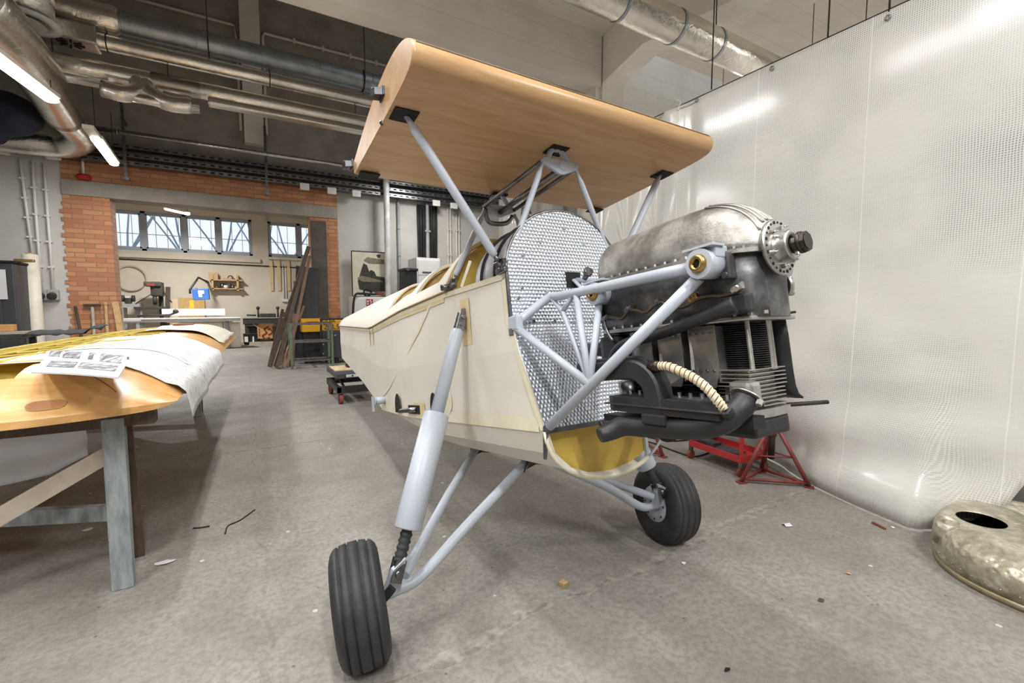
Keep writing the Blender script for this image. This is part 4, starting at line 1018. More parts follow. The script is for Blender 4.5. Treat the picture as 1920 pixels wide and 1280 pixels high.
for i, x in enumerate((.655, .545, .435)):
    b = MB(); b.prism([V((x - .041, -.088, -.282)), V((x + .041, -.088, -.282)), V((x + .041, -.096, -.42)), V((x + .025, -.09, -.452)), V((x - .025, -.09, -.452)), V((x - .041, -.096, -.42))], (0, .004, 0))
    b.box((x + .041, -.06, -.36), (.004, .06, .15)); b.box((x - .041, -.06, -.36), (.004, .06, .15))
    b.mi = 1
    for z in (-.302, -.405):
        for k in range(4): b.tube([(x - .031 + k * .0205, -.094, z), (x - .031 + k * .0205, -.0985, z)], .0036, 8)
    P_('cooling_baffle', ez(b), ['alu', 'steel'], ecase)
b = MB()
b.grid([[V((x, y, z)) for x in (.70, .745, .785)] for y, z in ((.098, -.275), (.102, -.32), (.102, -.42), (.105, -.46), (.117, -.485), (.138, -.497))])
sd = P_('side_air_scoop', ez(b), 'black_paint', ecase); md = sd.modifiers.new('skin', 'SOLIDIFY'); md.thickness = .005
b = MB(); b.tube([(.76, .10, -.512), (.80, .235, -.516)], .006, 8); P_('front_stay', ez(b), 'dark_rod', ecase)
b = MB(); b.tube([(.79, .07, -.262), (.80, .125, -.258)], .004, 6); P_('flange_tag', ez(b), 'black_matt', ecase)
# intake manifold: square arch over two plenum chests
def squarebar(b, pts, w, h):
    rings = []
    pts = [V(p) for p in pts]
    for i, p in enumerate(pts):
        d = (pts[min(i + 1, len(pts) - 1)] - pts[max(i - 1, 0)]).normalized(); n = V((-d.z, 0, d.x))
        ring = []
        for a, c in ((-1, -.8), (-.8, -1), (.8, -1), (1, -.8), (1, .8), (.8, 1), (-.8, 1), (-1, .8)): ring.append(p + V((0, a * w, 0)) + n * c * h)
        rings.append(ring)
    b.loft(rings, False); return b
ar = smooth_path([(.26, -.185, -.405), (.36, -.185, -.400), (.46, -.188, -.394), (.52, -.19, -.398), (.560, -.19, -.43), (.572, -.19, -.49), (.572, -.19, -.53)], 5)
b = MB(); squarebar(b, ar, .031, .030); b.box((.572, -.19, -.53), (.08, .076, .028), bevel=.004); mf = P_('intake_manifold', ez(b), 'black_paint', ecase)
b = MB(); b.tube([q + V((0, .0, .031)) for q in ar[3:26]], .004, 6, flat=2.5); P_('manifold_seam', ez(b), 'black_paint', ecase)
for z0 in (-.474, -.497):
    b = MB(); b.prism([V((.40, -.215, z0)), V((.42, -.222, z0)), V((.765, -.215, z0)), V((.765, -.12, z0)), V((.40, -.12, z0))], (0, 0, -.0205)); P_('plenum_chest', ez(b), 'black_paint', ecase)
b = MB(); b.box((.585, -.165, -.4958), (.40, .12, .004)); P_('plenum_gasket', ez(b), 'steel', ecase)
for k in range(10): b = MB(); b.tube([(.42 + k * .036, -.14, -.475), (.42 + k * .036, -.14, -.462)], .006, 6, smooth=False); P_('plenum_bolt', ez(b), 'bright_metal', ecase)
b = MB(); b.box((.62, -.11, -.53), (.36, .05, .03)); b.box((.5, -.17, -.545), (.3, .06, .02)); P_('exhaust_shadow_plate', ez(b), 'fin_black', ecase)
# exhaust collector
ex = smooth_path([(.398, -.268, -.588), (.412, -.232, -.578), (.44, -.206, -.563), (.50, -.195, -.560), (.60, -.193, -.553), (.69, -.19, -.543), (.745, -.175, -.525), (.773, -.148, -.497), (.78, -.115, -.470)], 5)
b = MB(); b.tube(ex, [.0215] + [lerp(.023, .030, min(1, k / 9)) for k in range(1, len(ex))], 18); xp = P_('exhaust_pipe', ez(b), 'black_paint', ecase)
b = MB(); b.lathe([(.038, 0), (.04, .006)], (.781, -.113, -.469), (-.1, -.7, -.7), 20); 
for s in (-1, 1): b.tube([V((.781, -.113, -.469)) + V((s * .036, -.01, -.005)), V((.781, -.113, -.469)) + V((s * .036, -.02, -.015))], .008, 6, smooth=False)
b.box((.765, -.095, -.455), (.06, .05, .05), bevel=.012); P_('exhaust_flange', ez(b), 'alu', ecase)
b = MB(); b.ring((.375, -.235, -.565), (.5, 1, .2), .013, .005, 18, 8); b.tube([(.382, -.235, -.578), (.395, -.225, -.585)], .007, 8); P_('eye_bolt', ez(b), 'black_paint', ecase)
b = MB(); b.tube(smooth_path([(.765, -.165, -.510), (.768, -.192, -.496), (.77, -.2, -.487)], 4), [.02, .02, .019, .018, .018, .018, .018, .018, .018], 14); P_('exhaust_stub', ez(b), 'black_paint', ecase)
# wrapped warm-air hose
hp = smooth_path([(.60, -.205, -.384), (.635, -.212, -.386), (.68, -.215, -.401), (.715, -.215, -.418), (.742, -.213, -.440), (.762, -.208, -.468), (.77, -.2, -.49)], 9)
b = MB(); n = len(hp); b.mi = 0
b.tube(hp, [0.0118 + .0012 * math.sin(k * 2.1) for k in range(n)], 14); b.mi = 1
for k in range(2, n - 1, 3):
    d = (hp[min(k + 1, n - 1)] - hp[k - 1]); b.ring(hp[k], d + V((.004, .003, 0)), 0.0124, .001, 16, 4)
P_('wrapped_hose', ez(b), ['hose', 'dark_wood'], ecase)
b = MB(); b.tube([(.565, -.2, -.386), (.602, -.206, -.385)], [.018, .015], 12); P_('hose_union', ez(b), 'dark_iron', ecase)
# long induction pipe, oil line, rear accessories
b = MB(); pp = smooth_path([(.79, -.128, -.238), (.765, -.134, -.245), (.72, -.138, -.258), (.6, -.136, -.285), (.5, -.134, -.303), (.42, -.134, -.315), (.37, -.134, -.338), (.345, -.134, -.375)], 4)
b.tube(pp, [lerp(.024, .0165, min(1, k / 8)) for k in range(len(pp))], 14); P_('induction_pipe', ez(b), 'black_paint', ecase)
b = MB(); b.box((.795, -.112, -.235), (.05, .03, .05), bevel=.008); b.tube([(.79, -.13, -.255), (.79, -.142, -.255)], .008, 6); P_('pipe_flange', ez(b), 'black_paint', ecase)
ol = [(1392, 540), (1375, 549), (1352, 555), (1330, 555), (1306, 561), (1288, 573), (1270, 576), (1252, 572), (1234, 566), (1212, 585), (1196, 582), (1180, 581), (1166, 597), (1150, 594), (1134, 594)]
pts = [pl(u, v, y=-.128) for u, v in ol]
b = MB(); b.tube(smooth_path(pts, 4), .0052, 8); P_('oil_line', b, 'oil_brass', ecase)
b = MB(); b.tube(smooth_path([pl(1133, 600, y=-.13), pl(1138, 620, y=-.13), pl(1150, 640, y=-.128)], 4), .0052, 8); P_('oil_line', b, 'steel', ecase)
for (u, v), m in zip(((1384, 540), (1302, 558), (1232, 567), (1180, 579), (1136, 596)), ('alu', 'brass', 'steel', 'steel', 'steel')):
    c = pl(u, v, y=-.128); b = MB(); b.tube([c + V((-.016, 0, -.004)), c + V((.012, 0, .004))], .0085, 6, smooth=False); b.tube([c + V((0, .012, .006)), c + V((0, -.012, -.002))], .0075, 10); b.tube([c + V((.0, .02, .012)), c], .007, 8); P_('oil_union', b, m, ecase)
b = MB(); b.box((.27, .0, -.2), (.05, .15, .13), bevel=.012); b.box((.235, .03, -.30), (.09, .10, .10), bevel=.012); b.tube([(.26, -.02, -.335), (.17, -.05, -.33), (.145, -.055, -.328)], [.035, .022, .024], 14); b.box((.3, -.03, -.33), (.1, .14, .09), bevel=.02); P_('rear_accessories', ez(b), 'black_paint', ecase)
b = MB(); b.tube([(.27, -.105, -.14), (.29, -.118, -.17), (.30, -.12, -.24)], .012, 8); P_('rear_pipe', ez(b), 'steel', ecase)
b = MB(); b.tube([(.36, -.09, -.44), (.36, -.09, -.50)], .03, 16); P_('filter_can', ez(b), 'steel', ecase)
b = MB(); b.tube(smooth_path([(.22, .16, -.60), (.27, .13, -.635), (.35, .08, -.65), (.44, .05, -.62)], 5), .02, 12); P_('breather_pipe', b, 'black_matt', ecase)

# ---- undercarriage
WC = V((-.362, .832, -1.173)); JB = V((-.285, .712, -1.075)); TOP = V((-.385, .325, -.125)); WR = .2165
for s in (-1, 1):
    f = lambda q: V((q[0], q[1] * s, q[2]))
    top, jb, wc = f(TOP), f(JB), f(WC); d = (jb - top); L = d.length; d.normalize()
    A = lambda t: top + d * L * t
    b = MB(); b.tube([A(.045), A(.05), A(.065), A(.44)], [.02, .026, .0285, .0285], 24); up = P_('shock_strut', b, 'bluegrey')
    b = MB(); b.tube([A(.415), A(.42), A(.85), A(.855)], [.042, .053, .053, .05], 28); P_('lower_cylinder', b, 'bluegrey', up)
    b = MB(); rr = [.022 + .0035 * math.sin(k * 2.4) for k in range(15)]; b.tube([A(lerp(.845, .965, k / 14)) for k in range(15)], rr, 16); P_('rubber_boot', b, 'rubber', up)
    b = MB(); b.tube([A(.0), A(.05)], .014, 10); x = V((1, 0, 0))
    for q in (-1, 1): b.bar(A(-.035) + x * q * .018, A(.05) + x * q * .018, .007, .034, (0, 1, 0))
    b.tube([A(-.012) - x * .034, A(-.012) + x * .034], .009, 10); b.tube([A(.022) - x * .05, A(.022) + x * .03], .008, 10); b.prism([top + V((.022, -s * .02, .05)), top + V((-.012, -s * .02, .02)), top + V((-.016, -s * .02, -.035)), top + V((.016, -s * .02, -.035))], (0, s * .02, 0)); P_('upper_clevis', b, 'steel', up)
    b = MB(); b.tube([A(.96), A(1.0)], .02, 12)
    for q in (-1, 1): b.bar(A(.955) + x * q * .02, A(1.03) + x * q * .02, .008, .04, (0, 1, 0))
    b.tube([A(1.0) - x * .036, A(1.0) + x * .036], .012, 12); P_('lower_clevis', b, 'steel', up)
    kn = f((-.335, .60, -1.135)); hub = f((-.345, .785, -1.168))
    b = MB(); ax = smooth_path([f((-.375, .03, -.785)), f((-.36, .18, -.875)), f((-.335, .40, -1.0)), kn, f((-.34, .70, -1.16)), hub], 5)
    b.tube(ax, .0215, 14); b.prism([jb + V((.0, -s * .03, .05)), jb + V((.0, s * .02, .02)), hub + V((0, -s * .02, .0)), hub + V((0, -s * .09, .0))], (.03, 0, 0)); fr = P_('axle_leg', b, 'bluegrey')
    b = MB(); b.tube([f((-.925, .03, -.785)), f((-.6, .36, -.925)), f((-.30, .68, -1.10))], .02, 14); P_('drag_leg', b, 'bluegrey')
    b = MB(); b.prism([f((-.36, .03, -.77)), f((-.39, .03, -.80)), f((-.33, .10, -.83)), f((-.31, .10, -.8))], (.012, 0, 0)); b.tube([f((-.375, .0, -.79)), f((-.375, .06, -.805))], .027, 12)
    b.prism([f((-.52, -.02, -.792)), f((-.37, .03, -.795)), f((-.37, .05, -.815))], (.004, 0, .0)); P_('leg_root_fitting', b, 'dark_iron', fr)
    b = MB(); b.tube([f((-.925, .0, -.79)), f((-.925, .06, -.805))], .024, 12); P_('leg_root_fitting', b, 'dark_iron', fr)
    ca = R(4.5); axis = Matrix.Rotation(R(-11), 3, 'Z') @ V((0, s * math.cos(ca), - math.sin(ca)))      # tops lean outboard
    b = MB(); W2 = .078
    prof = [(.072, -.054), (.1, -.072), (.135, -.085), (.168, -.087), (.188, -.081), (.204, -.068)]
    tread = []
    for g in (-.052, -.02, .02, .052): tread.append(g)
    top_pts = []
    y = -.056
    def crown(h): return WR - .0105 * (h / .065) ** 2
    edges = [-.065]
    for g in tread: edges += [g - .0035, g - .0025, g + .0025, g + .0035]
    edges.append(.065)
    for i_, h in enumerate(edges):
        deep = (i_ % 4 in (2, 3)) and 0 < i_ < len(edges) - 1
        top_pts.append((crown(h) - (.007 if deep else 0), h))
    prof = prof + top_pts + [(.204, .068), (.188, .081), (.168, .087), (.135, .085), (.1, .072), (.072, .054)]
    b.lathe(prof, wc, axis, 64, True, False); wh = P_('wheel', b, 'rubber')
    b = MB(); b.lathe([(.098, -.066), (.096, -.074), (.026, -.076), (.026, -.06)], wc, axis, 32, caps=False); b.lathe([(.026, .06), (.026, .076), (.096, .074), (.098, .066)], wc, axis, 32, caps=False); b.lathe([(.074, -.05), (.074, .05)], wc, axis, 32); P_('hub', b, 'bluegrey', wh)
    for k in range(8):
        b = MB(); t = 2 * PI * k / 8; e1 = axis.cross(V((0, 0, 1))).normalized(); e2 = axis.cross(e1); c = wc - axis * .0745 + (e1 * math.cos(t) + e2 * math.sin(t)) * .08; b.tube([c, c - axis * .004], .005, 6); P_('hub_bolt', b, 'dark_iron', wh)
    b = MB(); b.lathe([(.029, -.0775), (.029, -.05)], wc, axis, 20); P_('hub_bore', b, 'black_matt', wh)
    b = MB(); b.bar(f((-.25, .74, -1.11)), f((-.27, .775, -1.15)), .02, .03); P_('brake_lug', b, 'black_paint', wh)
# ================================================================== SHEETING CURTAINS
CX0 = 3.507
def hem(Y):
    x = interp([(-2, 3.75), (.2, 3.6), (.62, 3.46), (.75, 3.44), (.86, 3.42), (.93, 3.36), (1.0, 3.24), (1.29, 3.325), (1.68, 3.5), (2.0, 3.72), (2.4, 3.9), (4.2, 3.95)], Y)
    z = interp([(-2, .9), (.2, .62), (.62, .38), (.67, .25), (.75, .155), (.85, .055), (.93, .012), (1.0, .01), (4.2, .01)], Y)
    return x, z
b = MB(); rows = []
ys = [4.0 - k * .045 for k in range(132)]
for Y in ys:
    hx, hz = hem(Y); row = []
    for k in range(61):
        t = k / 60; z = hz + (3.12 - hz) * t ** .9
        low = max(0, 1 - z / 1.0); x = CX0 + (hx - CX0) * low ** 1.7
        x += .010 * math.sin(2.1 * Y + 3.0 * z) * max(0, min(1, (2.2 - z))) + .004 * max(.12, min(1, 2.6 - z)) * math.sin(7 * Y - 5 * z + 1.3 * math.sin(3 * z)) * min(1, (3.12 - z) * 3)
        x += low * .02 * math.sin(5.5 * z * 3 + 2 * Y) * (1 if Y < 1.9 else .3)
        if Y > 2.7:
            q = min(1, (Y - 2.7) / .6); x += q * .04 * math.sin((Y - 2.7) * 15 + .6 * math.sin(3 * z)) + q * .012 * math.sin(31 * Y + z)
        row.append(V((x, Y, z)))
    rows.append(row)
b.grid(rows)
t_cur = solo('sheeting_curtain', b, 'sheeting', 'large translucent white grid sheeting curtain right of the engine, trailing on the floor', 'curtain')
md = t_cur.modifiers.new('thick', 'SOLIDIFY'); md.thickness = .002
xa, xb = at(935, 430, Y=6.9).x, at(1165, 430, Y=6.9).x
b = MB(); b.grid([[V((x, 6.9 + .05 * math.sin((x - xa) * 9) + .02 * math.sin(x * 23), z)) for z in (.02, .9, 1.8, 2.7, 3.65)] for x in [xa + (xb - xa) * k / 70 for k in range(71)]])
o = solo('sheeting_curtain', b, 'sheeting', 'narrow white sheeting curtain hanging in folds behind the firewall', 'curtain'); md = o.modifiers.new('thick', 'SOLIDIFY'); md.thickness = .002
b = MB(); b.tube([(CX0 + .004, y, 3.127) for y in (4.1, 1, -2)], .0045, 6); solo('curtain_wire', b, 'dark_rod', 'thin dark wire along the top edge of the big sheeting curtain', 'wire')
for i, (u, v, lab) in enumerate(((1447, 128, 'by the shiny duct end'), (1664, 33, 'below a dark rod at top right'), (1306, 188, 'right of the knotted tie'))):
    c = at(u, v, X=CX0 - .012); b = MB(); b.ring(c, (1, 0, 0), .014, .004, 16, 6); solo('eyelet', b, 'steel', 'metal eyelet in the top hem of the sheeting ' + lab, 'eyelet', 'curtain eyelets')
c = at(1272, 205, X=CX0 - .01); b = MB(); b.tube(smooth_path([c + V((0, 0, -.16)), c, c + V((.0, -.02, .06)), c + V((0, .05, .11))], 4), .004, 6); b.tube([c, at(1306, 188, X=CX0 - .01)], .004, 5); b.ball(c, .014, 8); b.tube([c + V((0, -.01, -.11)), c], .003, 5)
solo('cord_tie', b, 'cream_plastic', 'knotted cord tying the sheeting to its wire above the wing', 'cord')
for i, (u, v, lab) in enumerate(((1334, 168, 'right of the haunched girder'), (1552, 72, 'right of the shiny duct'), (1667, 22, 'near the top right corner'))):
    c = at(u, v, X=CX0 + .0); b = MB(); b.cyl(c, (c.x, c.y, 5.38), .006, seg=6); solo('hanger_rod', b, 'dark_rod', 'thin dark rod carrying the curtain wire ' + lab, 'rod', 'curtain hanger rods')

# ================================================================== SPARE WING PANEL ON TRESTLES
WP = thing('wing_panel', 'detached wing panel with honey wood nose and yellow ribs lying on trestles', 'wing', (-1, 4.9, .82))
Y0, Y1 = 2.44, 7.45
def le(Y): return -.30 + (Y - 2.6) * .034
def yend(s): return Y0 + .17 * max(0, 1 - s / .55) ** 1.6 - .0 * s
def f_top(s):
    s = max(s, 0); return (1 - math.exp(-s / .13)) * interp([(0, 1), (.45, 1), (.9, .86), (1.3, .6), (1.75, .22)], s)
def ztop(s, Y):
    g = max(0, min(1, (Y - yend(s)) / .42)); g = math.sin(g * PI / 2) ** .75
    h = max(0, min(1, (Y1 - Y) / .25)) ** .5
    return .852 + .19 * f_top(s) * g * h
def zbot(s, Y): return .822 + .03 * math.exp(-max(s, 0) / .04)
def wp(s, Y, off=0): return V((le(Y) - s, Y, ztop(s, Y) + off))
SS = [0, .006, .02, .045, .08, .12, .17, .23, .3, .38, .46, .55]
SW = SS + [.65, .8, .95, 1.1, 1.3, 1.5, 1.72]
GY = [0, .004, .015, .04, .08, .13, .19, .26, .33, .40]
b = MB()
b.grid([[wp(s, yend(s) + g) for s in SS] for g in GY]); b.grid([[wp(s, yend(s) + g * .55) for s in SW[len(SS) - 1:]] for g in GY])
YY = [Y0 + .40] + [3.0 + .25 * k for k in range(17)] + [7.2, 7.3, 7.38, 7.42, 7.445, Y1]
b.grid([[wp(s, max(Y, yend(s) + .40)) for s in SS] for Y in YY])
b.grid([[V((le(Y) - s, max(Y, yend(s)), zbot(s, Y))) for s in SW] for Y in [Y0, 2.7, 3.2, 4.2, 5.2, 6.2, 7.2, Y1]])
b.grid([[wp(s, yend(s)) for s in SW], [V((le(yend(s)) - s, yend(s), zbot(s, 3))) for s in SW]])
b.grid([[wp(0, max(Y, yend(0))) for Y in [Y0] + YY], [V((le(Y), max(Y, yend(0)), zbot(0, Y))) for Y in [Y0] + YY]])
skin = part('plywood_skin', b, 'honey', WP)
b = MB()
for k in range(16):
    Y = 2.98 + .29 * k
    b.grid([[wp(s, Y, -.004) for s in (.5, .65, .8, .95, 1.1, 1.3, 1.5, 1.7)], [V((le(Y) - s, Y, .835)) for s in (.5, .65, .8, .95, 1.1, 1.3, 1.5, 1.7)]])
    b.grid([[wp(s, Y + q, .004) for s in (.5, .65, .8, .95, 1.1, 1.3, 1.5, 1.7)] for q in (-.018, .018)])
for s in (.56, 1.15): b.grid([[V((le(Y) - s, Y, z)) for Y in (2.8, 4, 5.5, 7.3)] for z in (.835, ztop(s, 4) - .012)])
rb = part('ribs', b, 'yellow_rib', WP, label='yellow varnished open ribs'); md = rb.modifiers.new('t', 'SOLIDIFY'); md.thickness = .012; md.offset = 0
b = MB()
for s in (.72, .95, 1.35, 1.55): b.tube([wp(s, Y, .008) for Y in (2.9, 3.5, 4.5, 5.5, 6.5, 7.3)], .009, 6)
part('stringers', b, 'yellow_rib', WP)
b = MB(); b.bar(wp(1.72, 2.9, -.02), wp(1.72, 7.35, -.02), .06, .03); part('trailing_edge', b, 'raw_wood', WP)
# grip slot
b = MB(); n = V((.05, -.6, .8)).normalized(); ring = []
for k in range(28):
    t = 2 * PI * k / 28; q = .41 + .056 * math.copysign(abs(math.cos(t)) ** .5, math.cos(t)); ring.append(wp(q, yend(q) + .043 + .019 * math.sin(t)) + n * .0025)
b.prism(ring, n * -.004); gs = part('grip_slot', b, 'tan_slot', WP)
b = MB(); b.tube([p - n * .001 for p in ring], .0022, 5, closed=True); part('slot_edge', b, 'tan', gs)
b = MB(); b.tube([wp(.40 - .017 * k, yend(.3) + .24 - .005 * k - .0006 * k * k, .0008) for k in range(12)], .0012, 5); part('pencil_line', b, 'dark_wood', WP)
b = MB(); b.grid([[wp(s, Y, .005) for s in (.28, .36, .46, .55)] for Y in (6.2, 6.6, 7.0)]); part('far_patch', b, 'pale_ply', WP)
# paper drawings over the nose
def paper(name, y0, y1, s0, s1, off, label, m, wob=.004, skew=0, hang=None, cat='drawing', curl=0):
    b = MB(); rows = []
    for i in range(25):
        q = i / 24; row = []
        for k in range(31):
            s = lerp(s1, s0, k / 30); Y = lerp(y0, y1, q) + skew * (s - s0)
            Y += (.35 * (-s) if s < 0 else 0) * (1 - 2 * q) * (hang or 0)
            o = off + wob * math.sin(9 * Y + 5 * s) + wob * .6 * math.sin(17 * s + 3 * Y) + wob
            o += curl * max(0, abs(q - .5) * 2 - .82) ** 1.5 * 4
            if s >= .05: p = wp(s, max(Y, yend(s) + .01), o)
            else:
                t = .05 - s; edge = wp(.05, max(Y, yend(.05) + .02), o)
                a = min(1, t / .07); p = edge + V((.07 * math.sin(a * PI / 2) * .9 + .0, 0, 0)) + V((0, 0, -.07 * (1 - math.cos(a * PI / 2)))) + V((max(0, t - .07) * .16, 0, -max(0, t - .07) * .98)) + V((.012, 0, 0))
            row.append(p)
        rows.append(row)
    b.grid(rows); o = solo(name, b, m, label, cat, 'drawing sheets on the wing panel'); md = o.modifiers.new('t', 'SOLIDIFY'); md.thickness = .0008; return o
paper('drawing_sheet', 2.74, 3.50, -.12, .80, .006, 'nearest white drawing sheet drooping over the wing panel, under the magazine', 'drawing', .003, .2, .4, curl=.006)
paper('drawing_sheet', 3.42, 4.75, -.10, .76, .004, 'second white drawing sheet on the wing panel, behind the magazine', 'drawing', .004, .12, .3, curl=.012)
paper('drawing_sheet', 5.5, 7.2, .03, .72, .010, 'far cream sheet rumpled over the wing panel tip', 'cream_plastic', .008, .1, 0, curl=.01)
# magazine
cs = [at(58, 697, Z=1.045), at(222, 707, Z=1.045), at(243, 672, Z=1.055), at(96, 660, Z=1.055)]
MG = thing('magazine', 'open magazine with grey pictures lying on the nearest drawing sheet', 'magazine', (cs[0] + cs[2]) / 2)
def mg(u, v, off=0):
    p = cs[0].lerp(cs[1], u).lerp(cs[3].lerp(cs[2], u), v)
    bulge = .022 * math.sin(min(1, max(0, (v - .55) / .45)) * PI) + .004 * math.sin(u * PI)
    return p + V((0, 0, bulge + off))
b = MB(); b.grid([[mg(u / 14, v / 14) for u in range(15)] for v in range(15)]); b.grid([[mg(u / 14, v / 14, -.006) for u in range(15)] for v in range(15)])
b.grid([[mg(u / 14, 0, q) for u in range(15)] for q in (0, -.006)]); part('pages', b, 'paper', MG)
b = MB()
for u0, u1, v0, v1 in ((.12, .46, .22, .5), (.5, .93, .22, .5), (.05, .2, .62, .9), (.24, .46, .6, .9), (.56, .62, .6, .92), (.7, .95, .58, .92)):
    b.grid([[mg(lerp(u0, u1, i / 5), lerp(v0, v1, k / 5), .0022) for i in range(6)] for k in range(6)])
part('pictures', b, 'photo', MG)
c = at(345, 604, Y=6.9); sq = le(6.9) - c.x; c.z = ztop(sq, 6.9) + .024; b = MB(); b.box(c, (.2, .25, .03), bevel=.004); solo('wood_block', b, 'dark_red_wood', 'small red brown wood block on the far end of the wing panel', 'block')
c = at(112, 628, Z=.99)
b = MB(); rows = []
for i in range(13):
    rows.append([c + V((-.25 + i * .05, .1 * k - .1, .02 * abs(math.sin(i * 1.3 + k)) + .012 * k + (.05 if i > 9 else 0))) for k in range(4)])
b.grid(rows); o = solo('dark_cloth', b, 'black_matt', 'crumpled black cloth behind the wing panel by the brick pier', 'cloth'); md = o.modifiers.new('t', 'SOLIDIFY'); md.thickness = .006
# hanging film below the panel
b = MB(); rows = []
for i in range(30):
    x = -1.75 + i * (1.03 / 29); cut_ = .46 + max(0, (x + .88)) * .55 if x > -.88 else .46 - .008 * math.sin(x * 9)
    rows.append([V((x, 3.0 + .02 * math.sin(x * 14) + .01 * math.sin(z_ * 5), lerp(cut_, .822, z_ / 12) + .003 * math.sin(x * 20))) for z_ in range(13)])
b.grid(rows); o = solo('plastic_film', b, 'film', 'white plastic film hanging below the wing panel behind the near trestle', 'film'); md = o.modifiers.new('t', 'SOLIDIFY'); md.thickness = .001
# trestles
TR = thing('trestle', 'near weathered grey wooden trestle under the wing panel', 'trestle', (-1.1, 2.7, 0), 'wooden trestles')
b = MB(); b.box((-1.07, 2.68, .785), (1.36, .09, .07), bevel=.004); part('top_beam', b, 'dark_wood', TR)
for x in (-.54, -1.66):
    b = MB(); b.bar((x, 2.655, .79), (x, 2.63, .0), .08, .05, bevel=.004); part('leg', b, 'old_wood', TR)
    b = MB(); b.bar((x + .02, 2.71, .75), (x - .005, 2.93, .0), .07, .04, bevel=.003); part('leg', b, 'dark_wood', TR)
b = MB(); p, q = at(205, 850, Y=2.69), at(0, 968, Y=2.69); d = (q - p); b.bar(p - d * .08, p + d * 1.65, .025, .075, bevel=.003); part('brace', b, 'bare_board', TR)
b = MB(); b.bar((-.56, 2.83, .285), (-1.62, 3.25, .295), .04, .075, bevel=.003); part('stretcher', b, 'old_wood', TR)
dup(TR, (0, 3.72, 0), 'far grey wooden trestle under the wing panel')

# ================================================================== RIGHT FOREGROUND
CW = thing('engine_cowling', 'tarnished beaten metal engine cowling lying on the floor at lower right', 'cowling', (3.3, .45, 0))
oc = V((3.155, .70, .222)); bc = V((3.36, .42, 0))
def cw(t, a):
    bx_, by_ = .57, .47
    ca, sa = math.cos(a), math.sin(a); e = .82
    base = bc + V((bx_ * math.copysign(abs(ca) ** e, ca), by_ * math.copysign(abs(sa) ** e, sa), .03))
    top = oc + V((.098 * ca, .092 * sa, 0))
    p = base.lerp(top, t); 
    p.z = .03 + .192 * math.sin(min(1, t * 1.25) * PI / 2) ** .85 + (0 if t < .8 else 0)
    out = .62 * math.sin(t * PI) * (1 - t)
    p.x += (base.x - top.x) * out; p.y += (base.y - top.y) * out
    return p
b = MB(); rows = [[cw(k / 16, 2 * PI * i / 64) for i in range(64)] for k in range(17)]
b.grid(rows, True, True)
for i in range(60): b.ball(cw(.07, 2 * PI * i / 60), .0045, 6)
sh = part('shell', b, 'hammered', CW); md = sh.modifiers.new('t', 'SOLIDIFY'); md.thickness = .004
b = MB(); ed = [cw(0, 2 * PI * i / 64) for i in range(64)]
b.grid([ed, [V((p.x, p.y, 0)) for p in ed]], True, True); rm = part('base_rim', b, 'brass_dull', CW); md = rm.modifiers.new('t', 'SOLIDIFY'); md.thickness = .006
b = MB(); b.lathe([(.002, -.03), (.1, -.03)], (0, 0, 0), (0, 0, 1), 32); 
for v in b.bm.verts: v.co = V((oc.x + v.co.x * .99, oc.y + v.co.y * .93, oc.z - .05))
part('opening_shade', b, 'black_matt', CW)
b = MB(); sp = at(1776, 985, Z=.2); b.lathe([(.052, -.09), (.047, -.02), (.047, .028)], sp, (-.15, -.1, 1), 22, caps=False); s_ = part('spout', b, 'hammered', CW); md = s_.modifiers.new('t', 'SOLIDIFY'); md.thickness = .003
b = MB(); b.prism([at(1862, 968, Z=.012), at(1893, 945, Z=.012), at(1945, 985, Z=.012), at(1960, 1040, Z=.012), at(1900, 1010, Z=.012)], (0, 0, .012)); solo('plywood_offcut', b, 'pale_ply', 'pale plywood offcut behind the cowling at the right edge', 'board')
b = MB(); b.box(at(1945, 930, Z=.25) + V((.35, .25, 0)), (.5, .5, .5), Matrix.Rotation(.3, 3, 'Z'), bevel=.02); solo('grey_crate', b, 'grey_machine', 'dark grey box behind the lifted sheeting at the right edge', 'box')
# axle stands
def axle_stand(p, q, r_, ap, label):
    t = thing('axle_stand', label, 'stand', (p + q + r_) / 3, 'red axle stands')
    F = [p, q, r_]; A = [ap + (f - ap).normalized() * .05 for f in F]
    for f, a in zip(F, A):
        b = MB(); b.tube([f + V((0, 0, .014)), a], .0145, 10); lg = part('leg', b, 'dark_red', t)
        b = MB(); b.box(f + V((0, 0, .005)), (.06, .05, .01), Matrix.Rotation(math.atan2(f.y - ap.y, f.x - ap.x), 3, 'Z')); part('foot_plate', b, 'dark_red', lg)
    b = MB()
    for i in range(3):
        b.tube([F[i].lerp(A[i], .07), F[(i + 1) % 3].lerp(A[(i + 1) % 3], .07)], .012, 8); b.tube([F[i].lerp(A[i], .47), F[(i + 1) % 3].lerp(A[(i + 1) % 3], .47)], .006, 8)
    part('brace', b, 'dark_red', t)
    b = MB(); b.cyl((ap.x, ap.y, .17), (ap.x, ap.y, .52), .022, seg=14); part('post', b, 'dark_iron', t)
    b = MB(); b.cyl((ap.x, ap.y, .34), (ap.x, ap.y, .46), .03, seg=14); part('collar', b, 'dark_red', t)
p, q, r_ = at(1390, 905, Z=0), at(1517, 914, Z=0), at(1440, 870, Z=0)
r_ = p.lerp(q, .5) + V((.30, .30, 0)) if r_.x > 3.6 else r_
r_ = V((3.42, 1.98, 0)); cen = (p + q + r_) / 3
axle_stand(p, q, r_, V((cen.x, cen.y, .47)), 'worn red axle stand beside the sheeting, in front of the red trolley')
p2 = at(1243, 857, Z=0); axle_stand(p2, p2 + V((-.25, .30, 0)), p2 + V((.14, .36, 0)), p2 + V((-.03, .22, .47)), 'red axle stand behind the left wheel, left of the red trolley')
